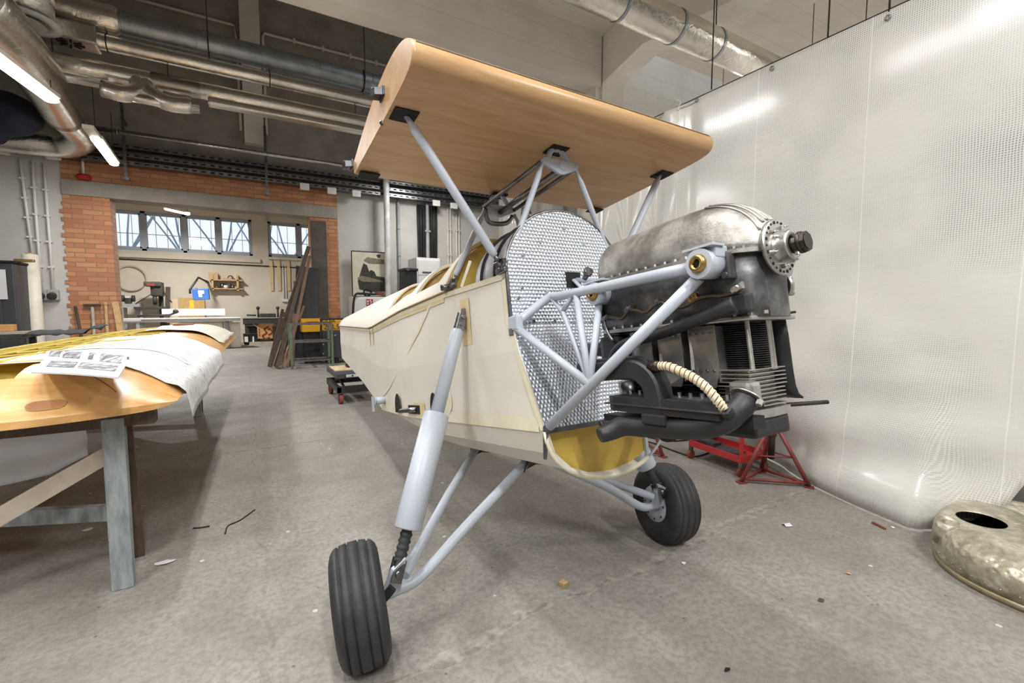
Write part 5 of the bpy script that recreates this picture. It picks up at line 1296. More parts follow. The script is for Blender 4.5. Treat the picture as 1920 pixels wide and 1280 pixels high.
# red trolley
TL = thing('trolley', 'red tool trolley on casters in front of the sheeting', 'trolley', (3.3, 2.35, 0))
n_, l_, rr_ = at(1392, 868, Z=.13), at(1293, 835, Z=.13), at(1442, 855, Z=.13)
ex_, ey_ = V((3.30, 2.12, 0)), None
x0_, x1_, y0_, y1_ = 3.02, 3.44, 2.16, 2.78
n_ = at(1390, 866, Z=.12); lft = at(1293, 822, Z=.17)
ux = (V((lft.x, lft.y, 0)) - V((n_.x, n_.y, 0))); Lx = ux.length; ux.normalize(); uy = V((ux.y, -ux.x, 0))
if uy.x < 0: uy = -uy
O = V((n_.x, n_.y, 0)); T_ = lambda a, c, z: O + ux * a + uy * c + V((0, 0, z))
Lx = max(.45, min(Lx, .75)); Wd = .30
b = MB()
for a, c, a2, c2 in ((0, 0, Lx, 0), (0, Wd, Lx, Wd), (0, 0, 0, Wd), (Lx, 0, Lx, Wd)): b.bar(T_(a, c, .135), T_(a2, c2, .135), .012, .05)
tr = part('tray', b, 'red', TL)
b = MB(); b.prism([T_(0, 0, .115), T_(Lx, 0, .115), T_(Lx, Wd, .115), T_(0, Wd, .115)], (0, 0, .004)); part('tray_floor', b, 'red', TL)
b = MB(); b.prism([T_(.1, .1, .125), T_(.3, .06, .125), T_(.32, .2, .125), T_(.12, .22, .125)], (0, 0, .012)); b.prism([T_(.33, .1, .125), T_(.5, .1, .125), T_(.5, .2, .125), T_(.33, .2, .125)], (0, 0, .03)); part('tray_mat', b, 'anthracite', TL)
for a, c in ((.01, .01), (Lx - .01, .01), (.01, Wd - .01), (Lx - .01, Wd - .01)):
    b = MB(); b.bar(T_(a, c, .11), T_(a, c, .50), .022, .022, (0, 1, 0)); part('corner_post', b, 'red', TL)
    b = MB(); b.bar(T_(a, c, .07), T_(a, c, .115), .03, .02, (1, 0, 0)); cs_ = part('caster', b, 'steel', TL)
    b = MB(); b.cyl(T_(a - .01, c, .036) , T_(a + .012, c, .036), .036, seg=18); part('caster_wheel', b, 'caster', cs_)
b = MB()
for a, c, a2, c2 in ((0, 0, Lx, 0), (0, Wd, Lx, Wd), (0, 0, 0, Wd), (Lx, 0, Lx, Wd)): b.bar(T_(a, c, .49), T_(a2, c2, .49), .012, .05)
b.prism([T_(0, 0, .47), T_(Lx, 0, .47), T_(Lx, Wd, .47), T_(0, Wd, .47)], (0, 0, .004)); part('upper_tray', b, 'red', TL)
b = MB(); b.tube(smooth_path([V((p.x, p.y, .008)) for p in (at(1180, 822, Z=0), at(1225, 832, Z=0), at(1262, 846, Z=0), at(1300, 857, Z=0), at(1330, 850, Z=0))], 6), .006, 6); solo('floor_cable', b, 'cable', 'black cable snaking on the floor between axle stand and trolley', 'cable')
b = MB(); b.tube(smooth_path([V((p.x, p.y, .008)) for p in (at(1200, 818, Z=0), at(1255, 828, Z=0), at(1300, 826, Z=0), at(1345, 835, Z=0))], 6), .006, 6); solo('floor_cable', b, 'cable', 'second black cable on the floor, farther back beside the trolley', 'cable')

# ================================================================== FLOOR LITTER
def scrap(u, v, sx, sy, h, m, name, label, seed):
    rnd = random.Random(seed); c = at(u, v, Z=0); b = MB(); n = 9
    pts = [c + V((sx * math.cos(2 * PI * k / n) * rnd.uniform(.6, 1), sy * math.sin(2 * PI * k / n) * rnd.uniform(.6, 1), .001)) for k in range(n)]
    top = b.bm.verts.new(c + V((0, 0, h))); vs_ = [b.bm.verts.new(p + V((0, 0, rnd.uniform(0, h)))) for p in pts]
    for k in range(n): b.face([vs_[k], vs_[(k + 1) % n], top])
    o = solo(name, b, m, label, 'scrap', 'scraps on the floor'); md = o.modifiers.new('t', 'SOLIDIFY'); md.thickness = .0015; md.offset = 1
scrap(1476, 985, .035, .03, .012, 'paper', 'paper_scrap', 'crumpled white paper scrap right of the far wheel', 1)
scrap(308, 1055, .05, .03, .008, 'paper', 'paper_scrap', 'torn pale scrap on the floor right of the near trestle leg', 2)
scrap(166, 993, .03, .025, .004, 'paper', 'paper_scrap', 'pale triangular scrap below the near trestle rail', 3)
scrap(1590, 1076, .012, .012, .006, 'raw_wood', 'wood_chip', 'tiny pale chip on the floor left of the cowling', 4)
scrap(1675, 990, .012, .012, .006, 'paper', 'paper_scrap', 'tiny white scrap by the brown stick near the sheeting hem', 5)
scrap(1282, 1056, .015, .012, .003, 'film', 'paper_scrap', 'thin white flake right of the wood offcut', 6)
scrap(428, 770, .03, .03, .006, 'paper', 'paper_scrap', 'small white flake on the floor beyond the near trestle', 8)
scrap(1540, 1126, .022, .016, .004, 'dark_wood', 'wood_chip', 'dark splinter on the floor before the cowling', 9)
scrap(1364, 1258, .016, .010, .008, 'black_matt', 'rubber_crumb', 'black crumb on the floor at the bottom edge', 10)
c = at(1057, 1097, Z=0); b = MB(); b.box(c + V((0, 0, .009)), (.032, .03, .018), Matrix.Rotation(.3, 3, 'Z'), bevel=.001); solo('wood_offcut', b, 'raw_wood', 'small pale wood cube on the floor between the wheels', 'block')
p, q = at(1636, 979, Z=.006), at(1660, 991, Z=.006); b = MB(); b.bar(p, q, .014, .01); solo('stick', b, 'dark_red_wood', 'short brown stick on the floor by the sheeting hem', 'stick')
b = MB(); b.tube(smooth_path([at(u, v, Z=.004) for u, v in ((422, 1000), (428, 985), (450, 975), (478, 955))], 5), .004, 6); solo('wire_scrap', b, 'dark_rod', 'bent dark wire on the floor left of the near wheel', 'wire', 'wire scraps')
b = MB(); b.tube(smooth_path([at(u, v, Z=.004) for u, v in ((362, 990), (375, 989), (393, 986))], 4), .005, 6); solo('wire_scrap', b, 'dark_rod', 'short dark rod on the floor right of the near trestle', 'wire', 'wire scraps')
# ================================================================== ALONG THE BACK WALL
def bx(b, u0, v0, u1, v1, Y, depth, z0=None, bevel=0):
    """box whose front face fills photo rectangle (u0,v0)-(u1,v1) at distance Y"""
    a, c = at(u0, v0, Y=Y), at(u1, v1, Y=Y); zl = min(a.z, c.z) if z0 is None else z0; zh = max(a.z, at(u1, v0, Y=Y).z if False else a.z)
    b.box(((a.x + c.x) / 2, Y + depth / 2, (zl + zh) / 2), (abs(c.x - a.x), depth, zh - zl), bevel=bevel); return b
# dark cabinet, roll, bench on the far left
t = thing('steel_cabinet', 'dark grey steel cabinet at the left edge beside the film roll', 'cabinet', (-4.4, 11.4, 0))
a, c = at(-70, 490, Y=11.0), at(24, 490, Y=11.0); zt_ = a.z
b = MB(); b.box(((a.x + c.x) / 2, 11.45, zt_ / 2), (c.x - a.x, .9, zt_), bevel=.02); part('body', b, 'anthracite', t)
b = MB(); b.box(((a.x + c.x) / 2, 11.45, zt_ + .02), (c.x - a.x + .04, .94, .04), bevel=.01); part('top', b, 'black_matt', t)
b = MB(); b.box(((a.x + c.x) / 2 - .12, 10.99, zt_ * .5), ((c.x - a.x) * .8, .02, zt_ * .9), bevel=.01); dr = part('door', b, 'anthracite', t)
b = MB(); q = at(2, 533, Y=10.97); b.box(q, (.13, .006, .5)); part('notice', b, 'paper', dr)
b = MB(); q = at(37, 490, Y=10.95); b.box(q + V((0, .2, .03)), (.25, .08, .05), bevel=.008); solo('file_tool', b, 'brass', 'tool with orange handle lying on the dark cabinet', 'tool')
t = thing('film_roll', 'tall roll of pale plastic film standing against the left plaster', 'roll', V((at(64, 560, Y=11.6).x, 11.6, 0)))
x = at(63, 560, Y=11.6).x; x2 = at(58, 480, Y=11.75).x
zt2 = at(62, 477, Y=11.6).z
b = MB(); b.tube([(x, 11.6, 0), (x, 11.6, .6), (x2, 11.7, zt2)], [.11, .11, .115], 20); part('film', b, 'roll_film', t)
b = MB(); b.tube([(x2, 11.70, zt2 - .01), (x2, 11.702, zt2 + .03)], .05, 14); part('core', b, 'cardboard', t)
t = thing('workbench', 'low dark workbench with planks at the left edge, before the steel cabinet', 'bench', (-3.9, 9.8, 0))
b = MB(); a, c = at(-60, 640, Y=9.6), at(54, 622, Y=9.6); zb = (a.z + c.z) / 2; b.box(((a.x + c.x) / 2, 9.8, zb), (c.x - a.x, .5, .05)); part('top', b, 'dark_machine', t)
for xx in (a.x + .1, c.x - .08):
    for yy in (9.6, 10.0):
        b = MB(); b.box((xx, yy, zb / 2 - .02), (.07, .07, zb - .03)); part('leg', b, 'dark_machine', t)
b = MB(); b.bar((a.x, 9.7, zb + .045), (c.x + .1, 9.75, zb + .05), .14, .04); solo('plank', b, 'bare_board', 'grey plank lying on the low workbench at the left edge', 'plank')
q = at(8, 620, Y=9.8); b = MB(); b.box((q.x, 9.8, zb + .07 + .05), (.22, .2, .1), bevel=.008); solo('small_carton', b, 'cardboard', 'small carton on the plank at the left edge', 'box')
# tools leaning on the brick pier
def lean(u0, v0, u1, zb_, r, m, name, label, head=None, Yb=11.55, grp='tools leaning on the left brick pier'):
    p = at(u0, v0, Y=11.93); q = at(u1, 640, Y=Yb); q = V((q.x, Yb, .01)); t = thing(name, label, 'tool', q, grp)
    b = MB(); b.tube([q, p], r, 10); part('handle', b, m, t)
    if head == 'T': b = MB(); b.bar(p + V((-.13, -.02, -.01)), p + V((.13, -.02, -.01)), .05, .05, bevel=.01); part('head', b, 'dark_machine', t)
    if head == 'knob': b = MB(); b.ball(p, r * 1.6, 10); part('head', b, 'raw_wood', t)
lean(173, 571, 177, 0, .026, 'bare_board', 'push_broom', 'broom with dark T head leaning on the left brick pier', 'T')
lean(198, 570, 202, 0, .028, 'raw_wood', 'mop_stick', 'plain wooden handle leaning on the brick pier, right of the broom', 'knob')
lean(141, 574, 162, 0, .024, 'dark_wood', 'dark_stake', 'slanting dark stake leaning on the brick pier, left of the broom')
t_ = at(216, 566, Y=11.9); q_ = at(236, 640, Y=11.3); b = MB(); b.bar((q_.x, 11.3, 0.02), t_, .10, .035, (0, 1, 0)); solo('plank', b, 'raw_wood', 'pale plank leaning at the right corner of the left brick pier', 'plank')
# poster, hose cabinet, downpipe, filing cabinet
PT = thing('framed_picture', 'large framed sepia picture standing on the hose cabinet', 'picture', at(692, 556, Y=11.75))
a, c = at(659, 470, Y=11.75), at(724, 556, Y=11.75)
b = MB(); b.box(((a.x + c.x) / 2, 11.77, (a.z + c.z) / 2), (c.x - a.x, .03, a.z - c.z)); part('canvas', b, 'sepia', PT)
b = MB(); X0, X1, Zb, Zt = a.x, c.x, c.z, a.z
for p, q in (((X0, Zb), (X0, Zt)), ((X1, Zb), (X1, Zt)), ((X0, Zt), (X1, Zt)), ((X0, Zb), (X1, Zb))): b.bar((p[0], 11.76, p[1]), (q[0], 11.76, q[1]), .02, .03, (0, 1, 0))
part('frame', b, 'black_paint', PT)
fx = lambda u, v: V((lerp(X0, X1, u), 11.752, lerp(Zb, Zt, v)))
b = MB()
b.mi = 0
rnd = random.Random(3)
b.prism([fx(u, v) for u, v in ((.16, .34), (.34, .74), (.44, .7), (.5, .56), (.56, .6), (.66, .56), (.72, .46), (.97, .44), (.97, .12), (.5, .10), (.2, .16))], (0, -.003, 0)); part('dark_print', b, 'ink', PT)
b = MB(); b.prism([fx(u, v) for u, v in ((.34, .80), (.45, .88), (.97, .84), (.97, .74), (.5, .74))], (0, -.002, 0)); part('mid_print', b, 'sepia_mid', PT)
b = MB(); b.prism([fx(u, v) for u, v in ((.14, .40), (.24, .46), (.5, .43), (.9, .36), (.9, .33), (.3, .33))], (0, -.004, 0)); part('mid_print', b, 'sepia_mid', PT)
b = MB(); b.prism([fx(u, v) for u, v in ((.72, .93), (.8, .96), (.86, .94), (.84, .88), (.78, .87))], (0, -.002, 0)); part('corner_print', b, 'ink', PT)
HC = thing('hose_cabinet', 'white fire hose cabinet with red sign under the framed picture', 'cabinet', (at(700, 600, Y=11.5).x, 11.7, 0))
a, c = at(660, 556, Y=11.5), at(745, 556, Y=11.5); zt_ = at(690, 556, Y=11.5).z
b = MB(); b.box(((a.x + c.x) / 2, 11.72, zt_ / 2), (c.x - a.x, .44, zt_), bevel=.01); part('body', b, 'white', HC)
b = MB(); b.box(((a.x + c.x) / 2, 11.495, zt_ / 2), (c.x - a.x - .08, .012, zt_ - .1), bevel=.006); dr = part('door', b, 'white', HC)
q = at(693, 567, Y=11.48); b = MB(); b.box(q, (.16, .006, .17)); sg = part('sign', b, 'sign_red', dr)
b = MB()
for dx_, dz_, w_, h_ in ((-.045, .03, .05, .05), (-.045, -.035, .05, .03), (.03, .035, .02, .07), (.03, -.03, .02, .06), (.045, .01, .025, .02), (.01, .05, .02, .03)): b.box(q + V((dx_, -.005, dz_)), (w_, .004, h_))
part('symbol', b, 'paper', sg)
q = at(672, 555, Y=11.6); b = MB(); b.tube(smooth_path([q + V((.55, 0, .06)), q + V((.3, -.05, .05)), q + V((.05, -.1, .06)), q + V((-.14, -.22, -.03)), V((q.x - .2, 11.35, .8)), V((q.x - .2, 11.35, .01))], 6), .028, 8); b.ring(q + V((.22, 0, .09)), (0, 1, .3), .09, .02, 16, 6); solo('hose', b, 'cable', 'black hose coiled on the white hose cabinet and hanging down its side', 'hose')
q = at(712, 553, Y=11.6); b = MB(); b.box(q + V((0, 0, .04)), (.22, .1, .07), bevel=.01); solo('red_tool', b, 'dark_red', 'small dark red box on the hose cabinet beneath the picture', 'box')
b = MB(); pr = []
xx = at(727, 450, Y=11.55).x
for k in range(24): pr += [(.075 + .006 * (k % 2), k * .22), (.072, k * .22 + .2)]
b.lathe(pr, (xx, 11.58, 0), (0, 0, 1), 18); solo('foil_downpipe', b, 'foil_bright', 'bright foil wrapped downpipe right of the framed picture', 'pipe')
b = MB(); xx = at(748, 450, Y=11.93).x; b.cyl((xx, 11.93, 0), (xx, 11.93, TRAYZ[0]), .035, seg=10)
for k in range(5): b.ring((xx, 11.93, .5 + k * .7), (0, 0, 1), .038, .012, 12, 5)
solo('wall_conduit', b, 'grey_machine', 'grey conduit right of the foil downpipe', 'conduit')
FC_ = thing('filing_cabinet', 'tall white cabinet of drawers behind the fuselage', 'cabinet', (at(800, 500, Y=11.3).x, 11.5, 0))
a, c = at(781, 482, Y=11.1), at(825, 484, Y=11.1); zt_ = a.z
b = MB(); b.box(((a.x + c.x) / 2, 11.45, zt_ / 2), (c.x - a.x, .7, zt_), bevel=.01); part('body', b, 'white', FC_)
for k in range(6):
    h = (zt_ - .1) / 6; z = zt_ - .05 - h * (k + .5); b = MB(); b.box(((a.x + c.x) / 2, 11.09, z), (c.x - a.x - .06, .02, h - .02), bevel=.005); d_ = part('drawer', b, 'white', FC_)
    b = MB(); b.box(((a.x + c.x) / 2, 11.075, z - h * .3), ((c.x - a.x) * .55, .012, .035)); part('handle', b, 'steel', d_)
b = MB(); a, c = at(759, 507, Y=11.0), at(782, 507, Y=11.0); b.box(((a.x + c.x) / 2, 11.25, a.z / 2), (c.x - a.x, .5, a.z), bevel=.02); 
t = thing('black_bin', 'tall black bin left of the white drawer cabinet', 'bin', ((a.x + c.x) / 2, 11.25, 0)); part('body', b, 'black_paint', t)
b = MB(); b.box(((a.x + c.x) / 2, 11.25, a.z + .03), (c.x - a.x + .05, .55, .07), bevel=.02); part('lid', b, 'black_paint', t)
b = MB(); b.cyl((a.x + .06, 10.97, a.z + .03), (a.x + .06, 10.95, a.z + .03), .04, seg=12); part('badge', b, 'steel', t)
for i, (u0, u1, lab) in enumerate(((785, 797, 'left'), (806, 818, 'right'))):
    xa_, xb_ = at(u0, 440, Y=11.9).x, at(u1, 440, Y=11.9).x; b = MB()
    for k in range(5):
        x = lerp(xa_, xb_, k / 4); b.tube([(x + .01 * math.sin(k + j), 11.9 - .03 * (k % 2), 1.5 + j * .62) for j in range(5)], .026, 6)
    solo('cable_bundle', b, 'cable', 'bundle of black cables down the wall above the drawer cabinet, the %s of two' % lab, 'cables', 'cable bundles')
xx = at(801, 440, Y=11.93).x; b = MB(); b.cyl((xx, 11.93, .02), (xx, 11.93, TRAYZ[0]), .06, seg=12); b.box((xx, 11.9, 3.3), (.16, .08, .05)); solo('standpipe', b, 'grey_machine', 'grey standpipe between the two black cable bundles', 'pipe')
for i, (u, lab) in enumerate(((840, 'leftmost'), (845, 'second'), (856, 'third'), (861, 'rightmost'))):
    xx = at(u, 440, Y=11.94).x; b = MB(); b.cyl((xx, 11.94, .02), (xx, 11.94, TRAYZ[0]), .018, seg=8)
    for k in range(5): b.box((xx, 11.94, .6 + k * .7), (.05, .05, .04))
    solo('wall_conduit', b, 'cream_plastic', 'thin white conduit right of the cable bundles, the %s of four' % lab, 'conduit', 'thin conduits right of the cable bundles')
# boards leaning at the opening, trestle and yellow machine
specs = [(437, 506, 690, 'dark', .09), (445, 520, 692, 'dark', .07), (452, 538, 690, 'brown', .06), (470, 560, 680, 'dark', .10), (520, 548, 688, 'brown', .08), (540, 505, 685, 'dark', .06), (560, 530, 691, 'brown', .05), (575, 515, 689, 'dark', .05), (590, 525, 692, 'brown', .045)]
tops = [(579, 462), (576, 470), (581, 480), (571, 500), (553, 560), (530, 580), (577, 552), (556, 557), (548, 610)]
labs = ('tallest dark board leaning on the right brick pier', 'second tall dark board leaning beside the tallest one', 'brown batten leaning against the tall boards', 'wide dark board nearest the dark post', 'short brown plank leaning before the tall boards',
        'short dark plank leftmost at the foot of the leaning boards', 'thin brown batten leaning in front of the dark post', 'thin dark batten crossing the leaning boards', 'shortest brown batten at the front of the leaning boards')
for i, ((u, ub, vb, kd, w_), (ut, vt)) in enumerate(zip(specs, tops)):
    q = at(ub, vb, Z=0); p = at(ut, vt, Y=min(11.85, q.y + 1.6)); b = MB(); b.bar(q + V((0, 0, .03)), p, w_, .03, (0, 1, 0), bevel=.003)
    solo('leaning_board', b, 'dark_wood' if kd == 'dark' else 'brown_board', labs[i], 'board', 'boards leaning at the opening')
# sheet panels behind them
q = at(560, 690, Z=0); b = MB(); b.bar((1.1, 11.2, .02), (1.3, 11.85, 2.2), .5, .025, (0, 1, 0)); solo('leaning_board', b, 'black_paint', 'broad black sheet leaning behind the boards on the brick pier', 'board', 'boards leaning at the opening')
ST = thing('steel_rack', 'low green and grey steel rack before the leaning boards', 'rack', at(570, 690, Z=0))
p = [at(548, 692, Z=0), at(605, 684, Z=0)]; yk = p[0].y; x0_, x1_ = p[0].x, p[0].x + .78; zt_ = at(548, 608, Y=yk).z
for x in (x0_, x1_):
    for y in (yk, yk + .45):
        b = MB(); b.bar((x, y, 0), (x, y, zt_), .045, .045, (0, 1, 0)); part('leg', b, 'green_steel', ST)
b = MB()
for z in (zt_, .55, .16):
    for y in (yk, yk + .45): b.bar((x0_, y, z), (x1_, y, z), .035, .035)
    for x in (x0_, x1_): b.bar((x, yk, z), (x, yk + .45, z), .035, .035)
part('rails', b, 'steel', ST)
YM = thing('yellow_machine', 'yellow and dark sheet metal machine behind the fuselage tail', 'machine', at(620, 680, Y=9.9) * 1)
ym = 10.95
b = MB(); bx(b, 566, 598, 655, 620, ym, .5); hd = part('beam', b, 'yellow', YM)
b = MB(); a = at(602, 611, Y=ym - .012); b.mi = 0; text_mb(b, 'Z.R.S.-', at(607, 617, Y=ym - .004), (1, 0, 0), (0, 0, 1), .16, .004); text_mb(b, 'OLBA', at(604, 604, Y=ym - .004), (1, 0, 0), (0, 0, 1), .11, .003); part('lettering', b, 'ink', hd)
b = MB(); bx(b, 574, 603, 598, 605, ym - .01, .012); part('trim_line', b, 'brown_ink', hd)
b = MB(); bx(b, 603, 620, 660, 690, ym - .25, .6, .12, .02); part('panel', b, 'anthracite', YM)
b = MB(); bx(b, 570, 620, 603, 690, ym + .05, .35, .0); part('base', b, 'black_paint', YM)
q0, q1 = at(602, 668, Y=ym - .3), at(602, 600, Y=ym - .3); b = MB(); b.tube(smooth_path([V((q0.x, q0.y, .1)), V((q1.x, q1.y, q1.z - .05)), V((q1.x + .05, q1.y, q1.z + .02)), V((q1.x + .7, q1.y, q1.z + .02))], 4), .022, 10); part('guard_rail', b, 'black_paint', YM)
b = MB()
for u, v in ((606, 645), (628, 628), (606, 663)):
    c = at(u, v, Y=ym - .26); b.cyl(c, c + V((0, -.02, 0)), .02, seg=8)
part('bolts', b, 'bright_metal', YM)
b = MB(); 
for k in range(6): b.box((at(612 + k * 4, 680, Y=ym).x, ym - .1, .06), (.03, .3, .12))
part('feet', b, 'dark_machine', YM)
# lift table dolly under the tail
DL = thing('lift_trolley', 'dark low lift trolley on red brown casters under the fuselage tail', 'trolley', (1.3, 6.7, 0))
Z_ = .40; pA, pB = at(602, 685, Z=Z_), at(631, 702, Z=Z_); x0_, x1_, y0_, y1_ = .985, 1.48, pB.y, pA.y
y0_ = at(631, 702, Z=Z_).y; x0_ = at(631, 702, Z=Z_).x; y1_ = y0_ + .85; x1_ = x0_ + .6
b = MB(); b.box(((x0_ + x1_) / 2, (y0_ + y1_) / 2, Z_ - .03), (x1_ - x0_, y1_ - y0_, .06), bevel=.004); part('table', b, 'anthracite', DL)
b = MB(); b.box(((x0_ + x1_) / 2, y1_ - .28, Z_ + .006), (x1_ - x0_ - .06, .5, .012)); part('plywood_top', b, 'pale_ply', DL)
b = MB(); b.box((x0_ + .33, y0_ - .003, Z_ - .028), (.42, .004, .035)); pl_ = part('label_strip', b, 'paper', DL)
b = MB(); text_mb(b, '— o', V((x0_ + .14, y0_ - .006, Z_ - .04)), (1, 0, 0), (0, 0, 1), .03, .001); b.cyl((x0_ + .2, y0_ - .005, Z_ - .028), (x0_ + .2, y0_ - .008, Z_ - .028), .012, seg=12); part('label_mark', b, 'ink', pl_)
b = MB(); zb = .19
for x in (x0_ + .03, x1_ - .03): b.bar((x, y0_, zb), (x, y1_ + .05, zb), .05, .07)
for y in (y0_ + .02, y1_ + .02): b.bar((x0_, y, zb), (x1_, y, zb), .04, .09)
part('base_frame', b, 'black_paint', DL)
b = MB()
for x in (x0_ + .1, x1_ - .1): b.bar((x, y0_ + .08, .22), (x, y1_ - .08, .35), .02, .04); b.bar((x, y0_ + .08, .35), (x, y1_ - .08, .22), .02, .04)
b.bar((x0_ + .08, (y0_ + y1_) / 2, .285), (x1_ - .08, (y0_ + y1_) / 2, .285), .04, .04); part('scissor_arms', b, 'dark_machine', DL)
for x in (x0_ + .05, x1_ - .05):
    for y in (y0_ + .04, y1_):
        b = MB(); b.box((x, y, .145), (.08, .07, .012)); b.box((x - .032, y, .09), (.006, .05, .11)); b.box((x + .032, y, .09), (.006, .05, .11)); c_ = part('caster', b, 'steel', DL)
        b = MB(); b.cyl((x - .025, y, .065), (x + .025, y, .065), .065, seg=20); part('caster_wheel', b, 'caster', c_)
TS = thing('tail_support', 'small black support stand under the tail on the lift trolley', 'stand', (x0_ + .35, y1_ - .3, Z_ + .012))
zz = Z_ + .012; cx_, cy_ = x0_ + .33, y1_ - .25
b = MB(); b.box((cx_, cy_, zz + .015), (.2, .16, .03)); b.bar((cx_ - .08, cy_, zz + .02), (cx_ + .02, cy_, zz + .42), .05, .04, (0, 1, 0)); b.bar((cx_ + .08, cy_, zz + .02), (cx_ + .02, cy_, zz + .42), .05, .04, (0, 1, 0)); part('frame', b, 'black_paint', TS)
b = MB(); b.box((cx_ + .16, cy_ - .1, zz + .06), (.12, .03, .05), Matrix.Rotation(-.7, 3, 'Y')); part('white_clip', b, 'paper', TS)

# ================================================================== THE ROOM BEYOND THE OPENING
YR = 17.6
c = at(245, 522, Y=YA - .06); b = MB(); b.ring(c, (0, 1, 0), (at(274, 522, Y=YA - .06).x - c.x), .022, 40, 8); b.tube([c + V((0, 0, .62)), c + V((0, .02, .8))], .012, 6)
solo('wire_hoop', b, 'bare_board', 'large thin hoop hanging on the cream wall left of the drill press', 'hoop')
GT = thing('grinder_table', 'grey table with a bench grinder left of the drill press', 'table', (at(243, 590, Y=YR).x, YR, 0))
a, c = at(222, 573, Y=YR), at(262, 573, Y=YR); b = MB(); b.box(((a.x + c.x) / 2, YR + .25, a.z), (c.x - a.x, .55, .12)); part('top', b, 'grey_machine', GT)
for xx in (a.x + .06, c.x - .06):
    for yy in (YR, YR + .45): b = MB(); b.box((xx, yy, a.z / 2 - .03), (.1, .08, a.z - .06)); part('leg', b, 'grey_machine', GT)
q = at(241, 571, Y=YR + .2); q.z = a.z + .06; g = thing('bench_grinder', 'small dark bench grinder on the grey table', 'grinder', q)
b = MB(); b.box(q + V((0, 0, .09)), (.16, .16, .18), bevel=.03); part('motor', b, 'dark_machine', g)
for s in (-1, 1): b = MB(); b.cyl(q + V((s * .09, 0, .16)), q + V((s * .16, 0, .16)), .1, seg=16); part('wheel_guard', b, 'dark_machine', g)
b = MB(); b.box(q + V((0, -.09, .2)), (.1, .02, .05)); part('plate', b, 'paper', g)
t = thing('drill_press', 'dark pillar drill press standing before the cream wall', 'drill press', (at(298, 590, Y=YR).x, YR, 0))
x = at(297, 560, Y=YR).x; zt_ = at(290, 533, Y=YR).z; zt2 = at(290, 577, Y=YR).z
b = MB(); b.box((x, YR, .05), (.55, .6, .1), bevel=.02); part('foot', b, 'dark_machine', t)
b = MB(); b.cyl((x + .05, YR + .12, .1), (x + .05, YR + .12, zt_ - .1), .06, seg=14); part('column', b, 'dark_machine', t)
b = MB(); b.box((x, YR - .05, zt_ - .2), (.3, .45, .34), bevel=.05); b.cyl((x - .06, YR - .2, zt_ - .35), (x - .06, YR - .2, zt_ - .62), .05, seg=12); part('head', b, 'dark_machine', t)
b = MB(); b.box((x - .08, YR - .05, zt_), (.42, .6, .14), bevel=.03); part('belt_cover', b, 'dark_machine', t)
b = MB(); b.box((x - .12, YR - .36, zt_ - .02), (.2, .02, .08)); part('cover_plate', b, 'dark_red', t)
b = MB(); b.box((x - .15, YR - .15, zt2), (.8, .45, .07), bevel=.01); part('table', b, 'dark_machine', t)
b = MB(); b.tube([(x - .12, YR - .3, zt_ - .3), (x - .5, YR - .35, zt2 + .12)], .018, 6); b.tube([(x + .16, YR - .1, zt_ - .25), (x + .36, YR - .3, zt_ - .55)], .018, 6); part('feed_lever', b, 'dark_machine', t)
x = at(308, 560, Y=YR + .4).x; b = MB(); b.bar((x, YR + .4, .02), (x + .06, YA - .04, at(312, 538, Y=YA).z), .12, .05, (0, 1, 0)); solo('dark_plank', b, 'dark_wood', 'dark plank leaning on the wall right of the drill press', 'plank')
b = MB(); a, c = at(333, 558, Y=YR + .5), at(383, 580, Y=YR + .5); b.bar(((a.x + c.x) / 2, YR + .5, .02), ((a.x + c.x) / 2, YA - .05, a.z), c.x - a.x, .03, (0, 1, 0)); solo('chipboard_sheet', b, 'osb', 'tan chipboard sheet leaning on the wall behind the table saw', 'board')
b = MB(); a, c = at(319, 560, Y=YR + .42), at(332, 580, Y=YR + .42); b.bar(((a.x + c.x) / 2, YR + .42, .02), ((a.x + c.x) / 2, YA - .09, a.z), c.x - a.x, .03, (0, 1, 0)); solo('pale_board', b, 'pale_ply', 'narrow pale board leaning left of the chipboard sheet', 'board')
# table saw with sliding carriage
t = thing('table_saw', 'long white sliding table saw below the windows', 'saw', (at(360, 600, Y=16.2).x, 16.4, 0)); ys_ = 16.0
a, c = at(303, 580, Y=ys_ + .6), at(422, 592, Y=ys_ + .6); b = MB(); b.box(((a.x + c.x) / 2, ys_ + .63, (a.z + c.z) / 2 + .02), (c.x - a.x, .06, .2)); part('fence', b, 'white', t)
a, c = at(232, 597, Y=ys_), at(451, 601, Y=ys_); zs = (a.z + c.z) / 2; b = MB(); b.box(((a.x + c.x) / 2, ys_, zs), (c.x - a.x, .35, .11), bevel=.01); part('sliding_table', b, 'white', t)
b = MB(); b.box(((a.x + c.x) / 2 + .2, ys_ - .178, zs + .01), (c.x - a.x - .4, .006, .025)); b.box(((a.x + c.x) / 2, ys_ - .178, zs - .03), (c.x - a.x - .02, .006, .012)); part('rail_groove', b, 'steel', t)
b = MB(); xm = at(375, 600, Y=ys_).x; b.box((xm, ys_ + .45, zs - .06), (1.6, .6, .06)); b.box((xm, ys_ + .45, (zs - .09) / 2), (1.1, .55, zs - .1), bevel=.02); part('body', b, 'cream_plastic', t)
b = MB(); q = at(300, 592, Y=ys_ - .1); b.tube([q + V((-.5, 0, 0)), q + V((.2, .1, .02)), q + V((.42, .1, .12))], .03, 8); b.ball(q + V((.35, .08, .12)), .07, 10); part('crosscut_stop', b, 'dark_machine', t)
b = MB(); b.cyl((at(265, 597, Y=ys_).x, ys_ + .05, 0), (at(265, 597, Y=ys_).x, ys_ + .05, zs - .05), .05, seg=10); b.cyl((c.x - .35, ys_ + .05, 0), (c.x - .35, ys_ + .05, zs - .05), .05, seg=10); part('support_leg', b, 'grey_machine', t)
